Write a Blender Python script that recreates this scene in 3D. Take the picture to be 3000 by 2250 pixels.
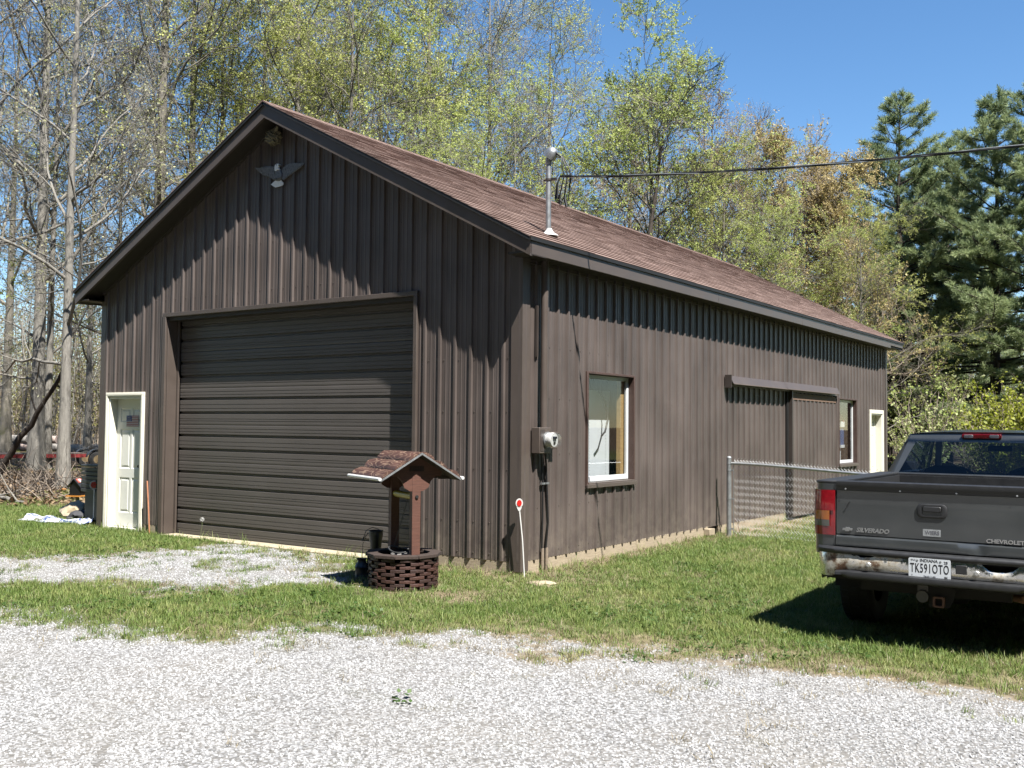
import bpy, bmesh, math, random
import numpy as np
from mathutils import Vector, Matrix, Euler

R = math.radians
for _o in list(bpy.data.objects):
    bpy.data.objects.remove(_o, do_unlink=True)
SC = bpy.context.scene
COL = SC.collection

# ------------------------------------------------------------------ camera
CAM_P = np.array([6.2792, -9.1935, 1.6387])
YAW, PITCH, ROLL, FPX = 0.6086, 0.0417, 0.0093, 2945.897
_fw = np.array([-math.sin(YAW) * math.cos(PITCH), math.cos(YAW) * math.cos(PITCH), math.sin(PITCH)])
_rt = np.array([math.cos(YAW), math.sin(YAW), 0.0])
_up = np.cross(_rt, _fw)
_r2 = math.cos(ROLL) * _rt + math.sin(ROLL) * _up
_u2 = -math.sin(ROLL) * _rt + math.cos(ROLL) * _up
cd = bpy.data.cameras.new('camera')
cd.sensor_width = 36.0
cd.lens = 36.0 * FPX / 3000.0
cd.clip_end = 3000.0
cd.clip_start = 0.05
cam = bpy.data.objects.new('camera', cd)
COL.objects.link(cam)
cam.matrix_world = Matrix((( _r2[0], _u2[0], -_fw[0], CAM_P[0]),
                           ( _r2[1], _u2[1], -_fw[1], CAM_P[1]),
                           ( _r2[2], _u2[2], -_fw[2], CAM_P[2]),
                           (0, 0, 0, 1)))
SC.camera = cam

# ------------------------------------------------------------------ sky, sun, exposure
SUN_D = Vector((-0.495, 0.213, -0.842)).normalized()      # direction the light travels
world = bpy.data.worlds.new('World'); SC.world = world; world.use_nodes = True
wn = world.node_tree.nodes; wl = world.node_tree.links
bg = wn['Background']
sky = wn.new('ShaderNodeTexSky'); sky.sky_type = 'NISHITA'; sky.sun_disc = False
sky.sun_elevation = math.asin(-SUN_D.z)
sky.sun_rotation = math.atan2(-SUN_D.x, -SUN_D.y)
sky.altitude = 0.0; sky.air_density = 1.0; sky.dust_density = 0.0; sky.ozone_density = 3.0
hs = wn.new('ShaderNodeHueSaturation'); hs.inputs['Saturation'].default_value = 1.18
wl.new(sky.outputs[0], hs.inputs['Color']); wl.new(hs.outputs[0], bg.inputs[0]); bg.inputs[1].default_value = 0.060
sd = bpy.data.lights.new('sun', 'SUN'); sd.energy = 5.0; sd.angle = R(0.53); sd.color = (1.0, 0.965, 0.915)
sun = bpy.data.objects.new('sun', sd); COL.objects.link(sun)
sun.rotation_euler = SUN_D.to_track_quat('-Z', 'Y').to_euler()
sun.location = (12, -8, 18)
vs = SC.view_settings
vs.view_transform = 'Standard'; vs.look = 'None'; vs.exposure = 1.65; vs.gamma = 1.0
vs.use_curve_mapping = False
cy = SC.cycles
cy.use_denoising = True
try:
    cy.denoiser = 'OPENIMAGEDENOISE'; cy.denoising_input_passes = 'RGB_ALBEDO_NORMAL'
except Exception:
    pass
cy.use_adaptive_sampling = True; cy.adaptive_threshold = 0.015
cy.max_bounces = 5; cy.diffuse_bounces = 2; cy.glossy_bounces = 3; cy.transparent_max_bounces = 8
cy.transmission_bounces = 4; cy.caustics_reflective = False; cy.caustics_refractive = False

# ------------------------------------------------------------------ helpers
def at(u, D, z=0.0):
    """ground point in photo column u (3000 px wide) at forward distance D"""
    d = _fw + _r2 * (u - 1500) / FPX
    p = CAM_P + d * D
    return Vector((p[0], p[1], z))

def tag(o, label=None, cat=None, group=None, kind=None):
    if label: o['label'] = label
    if cat: o['category'] = cat
    if group: o['group'] = group
    if kind: o['kind'] = kind
    return o

def empty(name, label, cat, loc=(0, 0, 0), rz=0.0, group=None):
    o = bpy.data.objects.new(name, None); COL.objects.link(o)
    o.empty_display_size = 0.2
    o.location = loc; o.rotation_euler = (0, 0, rz)
    return tag(o, label, cat, group)

def link(name, me, parent=None):
    o = bpy.data.objects.new(name, me); COL.objects.link(o)
    if parent is not None: o.parent = parent
    return o

def np_mesh(name, V, F, mats=(), mi=None, smooth=False):
    V = np.asarray(V, np.float32); F = np.asarray(F, np.int32)
    k = F.shape[1]
    me = bpy.data.meshes.new(name)
    me.vertices.add(len(V)); me.vertices.foreach_set('co', V.ravel())
    me.loops.add(F.size); me.loops.foreach_set('vertex_index', F.ravel())
    me.polygons.add(len(F))
    me.polygons.foreach_set('loop_start', np.arange(0, F.size, k, dtype=np.int32))
    for m in mats: me.materials.append(m)
    if mi is not None: me.polygons.foreach_set('material_index', np.asarray(mi, np.int32))
    if smooth: me.polygons.foreach_set('use_smooth', np.ones(len(F), bool))
    me.update(calc_edges=True); me.validate()
    return me

def ss(a, b, x):
    t = np.clip((x - a) / (b - a), 0, 1)
    return t * t * (3 - 2 * t)

_LAT = {}
def vnoise(x, y, s, seed=0):
    if seed not in _LAT: _LAT[seed] = np.random.RandomState(seed + 77).rand(257, 257)
    L = _LAT[seed]
    x = np.asarray(x) / s + 1000.3; y = np.asarray(y) / s + 1000.7
    xi = np.floor(x).astype(int); yi = np.floor(y).astype(int)
    fx = x - xi; fy = y - yi; fx = fx * fx * (3 - 2 * fx); fy = fy * fy * (3 - 2 * fy)
    xi %= 256; yi %= 256
    return (L[xi, yi] * (1 - fx) * (1 - fy) + L[xi + 1, yi] * fx * (1 - fy)
            + L[xi, yi + 1] * (1 - fx) * fy + L[xi + 1, yi + 1] * fx * fy)

class MB:
    def __init__(s): s.v = []; s.f = []; s.m = []
    def add(s, vs_, fs, mi=0):
        b = len(s.v); s.v += [tuple(map(float, p)) for p in vs_]
        s.f += [tuple(i + b for i in f) for f in fs]; s.m += [mi] * len(fs); return s
    def box(s, lo, hi, mi=0):
        (a, b, c), (d, e, f) = lo, hi
        return s.add([(a, b, c), (d, b, c), (d, e, c), (a, e, c), (a, b, f), (d, b, f), (d, e, f), (a, e, f)],
                     [(0, 3, 2, 1), (4, 5, 6, 7), (0, 1, 5, 4), (1, 2, 6, 5), (2, 3, 7, 6), (3, 0, 4, 7)], mi)
    def obox(s, c, size, rot=(0, 0, 0), mi=0):
        m = Euler(rot).to_matrix(); c = Vector(c); x, y, z = [k / 2 for k in size]
        P = [c + m @ Vector(p) for p in [(-x, -y, -z), (x, -y, -z), (x, y, -z), (-x, y, -z), (-x, -y, z), (x, -y, z), (x, y, z), (-x, y, z)]]
        return s.add(P, [(0, 3, 2, 1), (4, 5, 6, 7), (0, 1, 5, 4), (1, 2, 6, 5), (2, 3, 7, 6), (3, 0, 4, 7)], mi)
    def beam(s, a, b, w, h, up=(0, 0, 1), mi=0):
        a = Vector(a); b = Vector(b); d = (b - a).normalized(); up = Vector(up)
        x = d.cross(up).normalized() * (w / 2); z = x.cross(d).normalized() * (h / 2)
        P = [a - x - z, a + x - z, a + x + z, a - x + z, b - x - z, b + x - z, b + x + z, b - x + z]
        return s.add(P, [(0, 1, 2, 3), (7, 6, 5, 4), (0, 4, 5, 1), (1, 5, 6, 2), (2, 6, 7, 3), (3, 7, 4, 0)], mi)
    def tube(s, pts, r, n=8, cap=True, closed=False, mi=0):
        P = [Vector(p) for p in pts]; N = len(P)
        rr = [r] * N if not hasattr(r, '__len__') else list(r)
        V = []; F = []; up = None
        for i in range(N):
            if closed: d = P[(i + 1) % N] - P[i - 1]
            else: d = P[min(i + 1, N - 1)] - P[max(i - 1, 0)]
            d = d.normalized() if d.length > 1e-9 else Vector((0, 0, 1))
            if up is None: up = Vector((0, 0, 1)) if abs(d.z) < .9 else Vector((1, 0, 0))
            x = d.cross(up).normalized(); up = x.cross(d).normalized()
            for k in range(n):
                a = 2 * math.pi * k / n
                V.append(P[i] + (x * math.cos(a) + up * math.sin(a)) * rr[i])
        M_ = N if closed else N - 1
        for i in range(M_):
            for k in range(n):
                j = (i + 1) % N
                F.append((i * n + k, i * n + (k + 1) % n, j * n + (k + 1) % n, j * n + k))
        if cap and not closed:
            F.append(tuple(range(n))[::-1]); F.append(tuple((N - 1) * n + k for k in range(n)))
        return s.add(V, F, mi)
    def lathe(s, prof, n=24, o=(0, 0, 0), ax='z', mi=0, cap=True):
        V = []; F = []; o = Vector(o)
        for (r, h) in prof:
            for k in range(n):
                a = 2 * math.pi * k / n; c, q = r * math.cos(a), r * math.sin(a)
                p = {'z': (c, q, h), 'x': (h, c, q), 'y': (q, h, c)}[ax]
                V.append(o + Vector(p))
        for i in range(len(prof) - 1):
            for k in range(n):
                F.append((i * n + k, i * n + (k + 1) % n, (i + 1) * n + (k + 1) % n, (i + 1) * n + k))
        if cap:
            F.append(tuple(range(n))[::-1]); F.append(tuple((len(prof) - 1) * n + k for k in range(n)))
        return s.add(V, F, mi)
    def prism(s, poly, off, mi=0, sides=True):
        """poly: list of 3-D points (planar), extruded by vector off"""
        A = [Vector(p) for p in poly]; off = Vector(off); n = len(A)
        V = A + [p + off for p in A]
        F = [tuple(range(n))[::-1], tuple(range(n, 2 * n))]
        if sides: F += [(i, (i + 1) % n, n + (i + 1) % n, n + i) for i in range(n)]
        return s.add(V, F, mi)
    def grid(s, rows, mi=0, closed=False):
        """rows: list of equally long lists of points"""
        n = len(rows[0]); V = [p for r in rows for p in r]
        F = []
        for i in range(len(rows) - 1):
            for k in range(n if closed else n - 1):
                F.append((i * n + k, i * n + (k + 1) % n, (i + 1) * n + (k + 1) % n, (i + 1) * n + k))
        return s.add(V, F, mi)
    def mesh(s, name, mats, smooth=None):
        me = bpy.data.meshes.new(name); me.from_pydata(s.v, [], s.f)
        mats = mats if isinstance(mats, (list, tuple)) else [mats]
        for m in mats: me.materials.append(m)
        if len(mats) > 1: me.polygons.foreach_set('material_index', s.m)
        if smooth:
            me.polygons.foreach_set('use_smooth', [True] * len(me.polygons))
            me.set_sharp_from_angle(angle=R(smooth))
        me.update(); return me
    def build(s, name, mats, parent=None, smooth=None, bevel=0, loc=None):
        o = link(name, s.mesh(name, mats, smooth), parent)
        if loc is not None: o.location = loc
        if bevel:
            b = o.modifiers.new('bevel', 'BEVEL'); b.width = bevel; b.segments = 2; b.limit_method = 'ANGLE'; b.angle_limit = R(40)
            if smooth is None:
                o.data.polygons.foreach_set('use_smooth', [True] * len(o.data.polygons)); o.data.set_sharp_from_angle(angle=R(35))
        return o

def box_obj(name, lo, hi, mat, parent=None, bevel=0): return MB().box(lo, hi).build(name, mat, parent, bevel=bevel)

def text_mesh(txt, size, mat, sx=1.0, ext=0.001, bold=0.0, shear=0.0, spacing=1.0):
    c = bpy.data.curves.new('lettering', 'FONT'); c.body = txt; c.size = size; c.extrude = ext; c.offset = bold; c.shear = shear
    c.space_character = spacing; c.align_x = 'CENTER'; c.align_y = 'CENTER'; c.resolution_u = 3
    o = bpy.data.objects.new('lettering', c); COL.objects.link(o)
    dg = bpy.context.evaluated_depsgraph_get(); dg.update()
    me = bpy.data.meshes.new_from_object(o.evaluated_get(dg))
    bpy.data.objects.remove(o, do_unlink=True); bpy.data.curves.remove(c)
    me.transform(Matrix.Diagonal((sx, 1, 1, 1)))
    me.materials.clear(); me.materials.append(mat)
    return me

# ------------------------------------------------------------------ materials
ALB = 0.64            # all paints are written for exposure 1.0; the picture is exposed brighter
class NT:
    def __init__(s, name):
        s.mat = bpy.data.materials.new(name); s.mat.use_nodes = True
        s.t = s.mat.node_tree; s.n = s.t.nodes; s.l = s.t.links
        s.b = s.n['Principled BSDF']; s.out = s.n['Material Output']
    def new(s, t, **kw):
        n = s.n.new('ShaderNode' + t)
        for k, v in kw.items():
            if k in n.bl_rna.properties.keys(): setattr(n, k, v)
            else: n.inputs[k].default_value = v
        return n
    def lk(s, a, b): s.l.new(a, b)
    def noise(s, scale, detail=4, rough=.55, vec=None, stretch=None, dim='3D', coord='Object'):
        n = s.new('TexNoise', Scale=scale, Detail=detail, Roughness=rough)
        if vec is None:
            tc = s.new('TexCoord') if coord != 'World' else s.new('NewGeometry')
            vec = tc.outputs['Object' if coord == 'Object' else ('Generated' if coord == 'Generated' else 'Position')]
        if stretch is not None:
            mp = s.new('Mapping'); mp.inputs['Scale'].default_value = stretch; s.lk(vec, mp.inputs[0]); vec = mp.outputs[0]
        s.lk(vec, n.inputs['Vector']); return n.outputs[0]
    def ramp(s, fac, stops):
        r = s.new('ValToRGB'); e = r.color_ramp.elements
        while len(e) < len(stops): e.new(.5)
        for i, (p, c) in enumerate(stops):
            e[i].position = p; e[i].color = (*c, 1) if len(c) == 3 else c
        s.lk(fac, r.inputs[0]); return r.outputs[0]
    def mix(s, fac, a, b, mode='MIX'):
        m = s.new('Mix', data_type='RGBA', blend_type=mode)
        for sock, v in ((m.inputs[0], fac), (m.inputs[6], a), (m.inputs[7], b)):
            if hasattr(v, 'is_linked') or hasattr(v, 'links'): s.lk(v, sock)
            elif hasattr(v, '__len__'): sock.default_value = (*v, 1) if len(v) == 3 else v
            else: sock.default_value = v
        return m.outputs[2]
    def bump(s, h, strength=.3, dist=.01):
        b = s.new('Bump', Strength=strength, Distance=dist); s.lk(h, b.inputs['Height']); s.lk(b.outputs[0], s.b.inputs['Normal'])
    def base(s, c):
        if hasattr(c, '__len__') and not hasattr(c, 'links'): s.b.inputs['Base Color'].default_value = (*[k * ALB for k in c], 1)
        else:
            c = s.mix(1.0, c, (ALB, ALB, ALB), 'MULTIPLY'); s.lk(c, s.b.inputs['Base Color'])
        return c
    def set(s, **kw):
        for k, v in kw.items(): s.b.inputs[k.replace('_', ' ')].default_value = v
        return s

def simple(name, c, rough=.5, metal=0., var=.15, scale=8, stretch=None, bump=0., bscale=80, c2=None, spec=.5, coat=0., rv=.1):
    t = NT(name); t.set(Roughness=rough, Metallic=metal)
    t.b.inputs['Specular IOR Level'].default_value = spec
    if coat: t.b.inputs['Coat Weight'].default_value = coat
    n = t.noise(scale, 5, .6, stretch=stretch)
    c2 = c2 or tuple(k * (1 - var) for k in c); c1 = tuple(min(1, k * (1 + var * .5)) for k in c)
    t.base(t.ramp(n, [(.3, c2), (.68, c1)]))
    if rv:
        m = t.new('MapRange'); m.inputs[3].default_value = max(0.02, rough - rv); m.inputs[4].default_value = min(1, rough + rv)
        t.lk(n, m.inputs[0]); t.lk(m.outputs[0], t.b.inputs['Roughness'])
    if bump: t.bump(t.noise(bscale, 3, .6), bump, .004)
    return t.mat

def m_siding(name, c):
    t = NT(name); t.set(Roughness=.42)
    streak = t.noise(3.2, 6, .65, stretch=(5, 5, .22))
    blot = t.noise(1.1, 3, .5)
    f = t.mix(.5, streak, blot)
    col = t.ramp(f, [(.36, tuple(k * .70 for k in c)), (.50, c), (.64, tuple(min(1, k * 1.30 + .004) for k in c))])
    # splashed mud low on the wall
    tcz = t.new('TexCoord'); sx = t.new('SeparateXYZ'); t.lk(tcz.outputs['Object'], sx.inputs[0])
    ms = t.new('MapRange'); ms.inputs[1].default_value = .75; ms.inputs[2].default_value = .12; t.lk(sx.outputs[2], ms.inputs[0])
    mm_ = t.new('Math', operation='MULTIPLY'); t.lk(ms.outputs[0], mm_.inputs[0]); t.lk(t.ramp(t.noise(5, 6, .7), [(.42, (0, 0, 0)), (.7, (.55, .55, .55))]), mm_.inputs[1])
    col = t.mix(mm_.outputs[0], col, (.26, .22, .17))
    t.base(col)
    m = t.new('MapRange'); m.inputs[3].default_value = .34; m.inputs[4].default_value = .58
    t.lk(f, m.inputs[0]); t.lk(m.outputs[0], t.b.inputs['Roughness'])
    t.bump(t.noise(1.6, 2, .4), .10, .03)
    return t.mat

def m_wood(name, c1, c2, sc=6, stretch=(1, 1, 12), bump=.35, rough=.8):
    t = NT(name); t.set(Roughness=rough)
    g = t.noise(sc, 6, .7, stretch=stretch); w = t.noise(sc * .25, 3, .5)
    t.base(t.mix(t.ramp(w, [(.35, (0, 0, 0)), (.7, (.7, .7, .7))]), t.ramp(g, [(.3, c2), (.65, c1)]), tuple(k * .7 for k in c1)))
    t.bump(g, bump, .006); return t.mat

def m_glass(name, tint=(.9, .94, .92), ior=1.5, boost=1.0):
    t = NT(name); t.n.remove(t.b)
    tr = t.new('BsdfTransparent'); tr.inputs[0].default_value = (*tint, 1)
    gl = t.new('BsdfGlossy'); gl.inputs['Roughness'].default_value = .015
    fr = t.new('Fresnel'); ge = t.new('NewGeometry'); ma = t.new('Math', operation='MULTIPLY_ADD')
    ma.inputs[1].default_value = 1 / ior - ior; ma.inputs[2].default_value = ior; t.lk(ge.outputs['Backfacing'], ma.inputs[0]); t.lk(ma.outputs[0], fr.inputs[0])
    mt = t.new('Math', operation='MULTIPLY'); mt.inputs[1].default_value = boost; t.lk(fr.outputs[0], mt.inputs[0])
    mx = t.new('MixShader'); t.lk(mt.outputs[0], mx.inputs[0]); t.lk(tr.outputs[0], mx.inputs[1]); t.lk(gl.outputs[0], mx.inputs[2])
    t.lk(mx.outputs[0], t.out.inputs[0]); return t.mat

def m_leaf(name, cols, trans=.35, rough=.5):
    t = NT(name); t.set(Roughness=rough); t.b.inputs['Specular IOR Level'].default_value = .25
    g = t.new('NewGeometry'); oi = t.new('ObjectInfo')
    ad = t.new('Math', operation='ADD'); fr = t.new('Math', operation='FRACT')
    n = t.noise(.55, 2, .5, coord='World')
    mu = t.new('Math', operation='MULTIPLY_ADD'); mu.inputs[1].default_value = .55; t.lk(g.outputs['Random Per Island'], mu.inputs[0]); t.lk(n, mu.inputs[2])
    sb = t.new('Math', operation='SUBTRACT'); sb.inputs[1].default_value = .28; t.lk(mu.outputs[0], sb.inputs[0])
    k = len(cols); col = t.ramp(sb.outputs[0], [(.18 + .64 * i / (k - 1), c) for i, c in enumerate(cols)])
    col = t.base(col)
    tl = t.new('BsdfTranslucent'); t.lk(col, tl.inputs[0])
    mx = t.new('MixShader'); mx.inputs[0].default_value = trans
    t.lk(t.b.outputs[0], mx.inputs[1]); t.lk(tl.outputs[0], mx.inputs[2]); t.lk(mx.outputs[0], t.out.inputs[0])
    return t.mat

def m_bark(name, c1, c2, sc=6, moss=None):
    t = NT(name); t.set(Roughness=.9); t.b.inputs['Specular IOR Level'].default_value = .2
    g = t.noise(sc, 5, .7, stretch=(3, 3, .5)); w = t.noise(.8, 3, .6, coord='World')
    col = t.mix(t.ramp(w, [(.4, (0, 0, 0)), (.62, (1, 1, 1))]), t.ramp(g, [(.32, c2), (.66, c1)]), tuple(k * .75 for k in c1))
    if moss: col = t.mix(t.ramp(t.noise(1.3, 4, .7, coord='World'), [(.55, (0, 0, 0)), (.7, (.75, .75, .75))]), col, moss)
    t.base(col); t.bump(g, .9, .04); return t.mat

# ================================================================== GROUND
EDGE = np.array([(-9, -8.6), (-3.4, -5.75), (-1.386, -5.036), (-.554, -4.708), (0, -4.211), (.376, -3.523), (1.264, -3.32), (2.079, -3.134),
                 (2.829, -2.963), (3.444, -2.623), (4.108, -2.478), (4.723, -2.345), (5.278, -2.233), (8, -1.5), (14, .5)])
_ea = R(22.8); _ec, _es = math.cos(_ea), math.sin(_ea)
_E_s = EDGE[:, 0] * _ec + EDGE[:, 1] * _es; _E_n = -EDGE[:, 0] * _es + EDGE[:, 1] * _ec
PATCH = np.array([(-9.5, -5.2), (-5.52, -2.82), (-4.74, -1.99), (-4.66, -1.08), (-4.66, 0.1), (-2.8, -0.25), (-1.53, -1.05), (-1.11, -1.63), (-1.49, -2.15),
                  (-2.1, -2.75), (-2.9, -3.3), (-3.9, -3.9), (-6.2, -5.6), (-9.5, -7.4)])
def poly_sd(x, y, P):
    ins = np.zeros(np.shape(x), bool); dm = np.full(np.shape(x), 1e9)
    for i in range(len(P)):
        (ax, ay), (bx, by) = P[i - 1], P[i]
        t = np.clip(((x - ax) * (bx - ax) + (y - ay) * (by - ay)) / ((bx - ax) ** 2 + (by - ay) ** 2), 0, 1)
        dm = np.minimum(dm, np.hypot(x - ax - t * (bx - ax), y - ay - t * (by - ay)))
        with np.errstate(divide='ignore', invalid='ignore'):
            c = ((ay > y) != (by > y)) & (x < (bx - ax) * (y - ay) / (by - ay) + ax)
        ins ^= c
    return np.where(ins, dm, -dm)

def cover(x, y):
    """grass, litter, dryness (0..1 each); what is left is gravel"""
    x = np.asarray(x, float); y = np.asarray(y, float)
    n1 = vnoise(x, y, .9, 1); n2 = vnoise(x, y, .23, 2); n3 = vnoise(x, y, 2.6, 3); n4 = vnoise(x, y, .09, 4)
    s = x * _ec + y * _es; n = -x * _es + y * _ec
    d = n - np.interp(s, _E_s, _E_n)
    dp = d + (n1 - .5) * .8 + (n2 - .5) * .75 + (n4 - .5) * .45 + (n3 - .5) * .5 - .12
    g = ss(-.30, .55, dp) ** 1.25
    p = poly_sd(x, y, PATCH) + (n1 - .5) * .9 + (n2 - .5) * .7 + (n4 - .5) * .5
    inner = ss(-.35, .35, p)
    g = g * (1 - inner * (.97 - .55 * ss(.42, .75, n1) * ss(.35, .8, n2)))
    # weak tufts inside the gravel
    tuft = .6 * ss(.80, .90, vnoise(x, y, .21, 5)) * ss(.35, .7, vnoise(x, y, 1.7, 6)) * .55
    g = np.maximum(g, tuft * .6 * ss(-1.0, .3, d))
    g = np.maximum(g, .10 * ss(.88, .96, vnoise(x, y, .26, 12)))
    D = (x - CAM_P[0]) * _fw[0] + (y - CAM_P[1]) * _fw[1]
    nl = (n3 - .5) * 5
    left = ss(-7.6, -8.4, x)
    lit = left * (ss(17.6, 20.5, D + nl * .5) * (1 - ss(31, 34, D + nl)) + ss(57, 61, D + nl))
    lit = np.maximum(lit, ss(30, 38, D + nl) * ss(-7, -8.6, x) * ss(-40, -25, -y))
    lit = np.maximum(lit, ss(36, 39.5, D + nl * .6) * (1 - left))
    lit = np.clip(lit, 0, 1)
    dry = .97 * ss(1.35, .25, d + (n1 - .5) * 1.1 + (n2 - .5) * .5) * (.30 + .70 * ss(.4, 2.0, x)) * ss(-.55, -.05, d + (n2 - .5) * .4) + .35 * ss(.5, .8, n1)
    g = g * (1 - .55 * ss(-1.2, -2.6, x) * ss(1.5, .5, d) * ss(.3, .65, vnoise(x, y, .45, 19)) * ss(-.3, .3, d))
    dry = np.maximum(dry, .9 * ss(.50, .38, np.hypot(x + .47, y + 1.4)))
    dry = np.maximum(dry, np.exp(-((x - .32) ** 2 + (y + 1.48) ** 2) / .16) * 1.2)
    dry = np.maximum(dry, np.exp(-((x - .55) ** 2 / .3 + (y - .2) ** 2 / 1.0)) * .8)
    dry = np.maximum(dry, .75 * ss(.5, .0, p) * ss(-.5, -.1, p))
    dry = np.maximum(dry, .8 * np.exp(-(x - .4) ** 2 / .12) * ss(2.5, 5.5, y))
    wall = np.hypot(np.maximum(0, np.maximum(x, -7.9 - x)), np.maximum(0, -y)) + (n2 - .5) * .25
    dry = np.maximum(dry, 1.1 * ss(.50, .16, wall) * ss(-1.8, -1.2, x))
    return g, lit, np.clip(dry, 0, 1)

def gz(x, y):
    x = np.asarray(x, float); y = np.asarray(y, float)
    z = -.085 * ss(.9, 3.0, x) * ss(-3.6, -1.8, y)
    return z + (vnoise(x, y, 1.7, 8) - .5) * .03 * ss(.2, 1.2, np.hypot(np.maximum(0, np.maximum(x, -7.9 - x)), np.maximum(0, -y)))

def axis_pts(a, b, h, far):
    c = list(np.arange(a, b + h / 2, h)); st = h; lo = []; p = a
    while p > -far: st *= 1.17; p -= st; lo.append(p)
    st = h; hi = []; p = c[-1]
    while p < far: st *= 1.17; p += st; hi.append(p)
    return np.array(lo[::-1] + c + hi)
gx = axis_pts(-8.0, 7.5, .075, 1500); gy = axis_pts(-7.5, 3.0, .075, 1500)
GX, GY = np.meshgrid(gx, gy, indexing='ij')
GV = np.stack([GX, GY, gz(GX, GY)], -1).reshape(-1, 3)
ii, jj = np.meshgrid(np.arange(len(gx) - 1), np.arange(len(gy) - 1), indexing='ij')
b0 = (ii * len(gy) + jj).ravel()
GF = np.stack([b0, b0 + len(gy), b0 + len(gy) + 1, b0 + 1], -1)

t = NT('ground_surface'); t.set(Roughness=.95); t.b.inputs['Specular IOR Level'].default_value = .1
at_n = t.new('Attribute', attribute_name='cover'); sep = t.new('SeparateColor'); t.lk(at_n.outputs['Color'], sep.inputs[0])
pos = t.new('NewGeometry').outputs['Position']
# gravel: cells of pale limestone with darker fines between
vo = t.new('TexVoronoi', Scale=42.0); t.lk(pos, vo.inputs['Vector'])
cell = t.ramp(vo.outputs['Color'], [(.2, (.27, .27, .268)), (.75, (.43, .43, .432))])
vd = t.ramp(vo.outputs['Distance'], [(.35, (1, 1, 1)), (.62, (.55, .53, .50))])
grav = t.mix(1.0, cell, vd, 'MULTIPLY')
dust = t.noise(.8, 5, .6, vec=pos)
grav = t.mix(t.ramp(dust, [(.45, (0, 0, 0)), (.72, (.55, .55, .55))]), grav, (.25, .23, .20))
gn = t.noise(9, 6, .7, vec=pos); gn2 = t.noise(1.1, 4, .6, vec=pos)
grass_c = t.mix(t.ramp(gn2, [(.35, (0, 0, 0)), (.7, (1, 1, 1))]), t.ramp(gn, [(.3, (.04, .068, .016)), (.7, (.11, .165, .042))]), t.ramp(gn, [(.3, (.075, .085, .028)), (.7, (.19, .195, .07))]))
dry_c = t.ramp(gn, [(.3, (.15, .115, .075)), (.7, (.36, .29, .19))])
grass_c = t.mix(sep.outputs[2], grass_c, dry_c)
lit_c = t.ramp(t.noise(6, 7, .75, vec=pos), [(.32, (.045, .03, .018)), (.5, (.13, .09, .055)), (.7, (.27, .19, .12))])
c = t.mix(sep.outputs[0], grav, grass_c); c = t.mix(sep.outputs[1], c, lit_c)
t.base(c)
hm = t.mix(sep.outputs[0], vo.outputs['Distance'], gn)
t.bump(hm, .5, .02)
G_MAT = t.mat
gme = np_mesh('ground', GV, GF, [G_MAT], smooth=True)
_g, _l, _d = cover(GV[:, 0], GV[:, 1])
ca = gme.color_attributes.new('cover', 'FLOAT_COLOR', 'POINT')
ca.data.foreach_set('color', np.stack([_g, _l, _d, np.ones_like(_g)], -1).astype(np.float32).ravel())
tag(link('ground', gme), 'lawn, white gravel drive and leaf litter around the barn', kind='structure')

# ================================================================== BARN
W, L = 7.9017, 15.1495
OF, OS = .3075, .3108
ZET, ZEB, ZAT = 3.6688, 3.515, 5.8855
SL = (ZAT - ZET) / (W / 2 + OS)
RIB = .2286
BROWN = (.108, .086, .076)
SIDE_M = m_siding('brown_steel', BROWN)
TRIM_M = simple('brown_trim', (.105, .083, .070), .42, var=.12, scale=3, bump=.08, bscale=4)
DARKTRIM = simple('dark_brown_trim', (.060, .048, .042), .45, var=.15, scale=3)
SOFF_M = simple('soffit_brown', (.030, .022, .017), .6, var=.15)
BLACK_M = simple('black_edge', (.012, .012, .012), .6)
SKIRT_M = m_wood('weathered_skirt_board', (.52, .43, .30), (.30, .24, .165), 5, (1, 1, 14), .5)
CREAM = simple('cream_paint', (.92, .89, .75), .45, var=.06, scale=4)
barn = empty('pole_barn', 'long dark brown steel-sided barn with pinkish shingle roof', 'barn')

def zrake(x):                     # height where the front siding meets the rake soffit
    m = min(-x, x + W)
    return ZEB + SL * (m + OS) - .012

def rib_profile(a, b, p0, pitch=RIB, h=.023, minor=True):
    pts = []; k0 = math.floor((a - p0) / pitch) - 1; k1 = math.ceil((b - p0) / pitch) + 1
    for k in range(k0, k1 + 1):
        c = p0 + k * pitch
        pts += [(c - .025, 0), (c - .015, h), (c + .015, h), (c + .025, 0)]
        if minor:
            for m in (c + pitch * .36, c + pitch * .64):
                pts += [(m - .013, 0), (m - .006, .0035), (m + .006, .0035), (m + .013, 0)]
    us = np.array([p[0] for p in pts]); hs = np.array([p[1] for p in pts])
    keep = (us > a + 1e-4) & (us < b - 1e-4)
    return [(a, float(np.interp(a, us, hs)))] + list(zip(us[keep], hs[keep])) + [(b, float(np.interp(b, us, hs)))]

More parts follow.
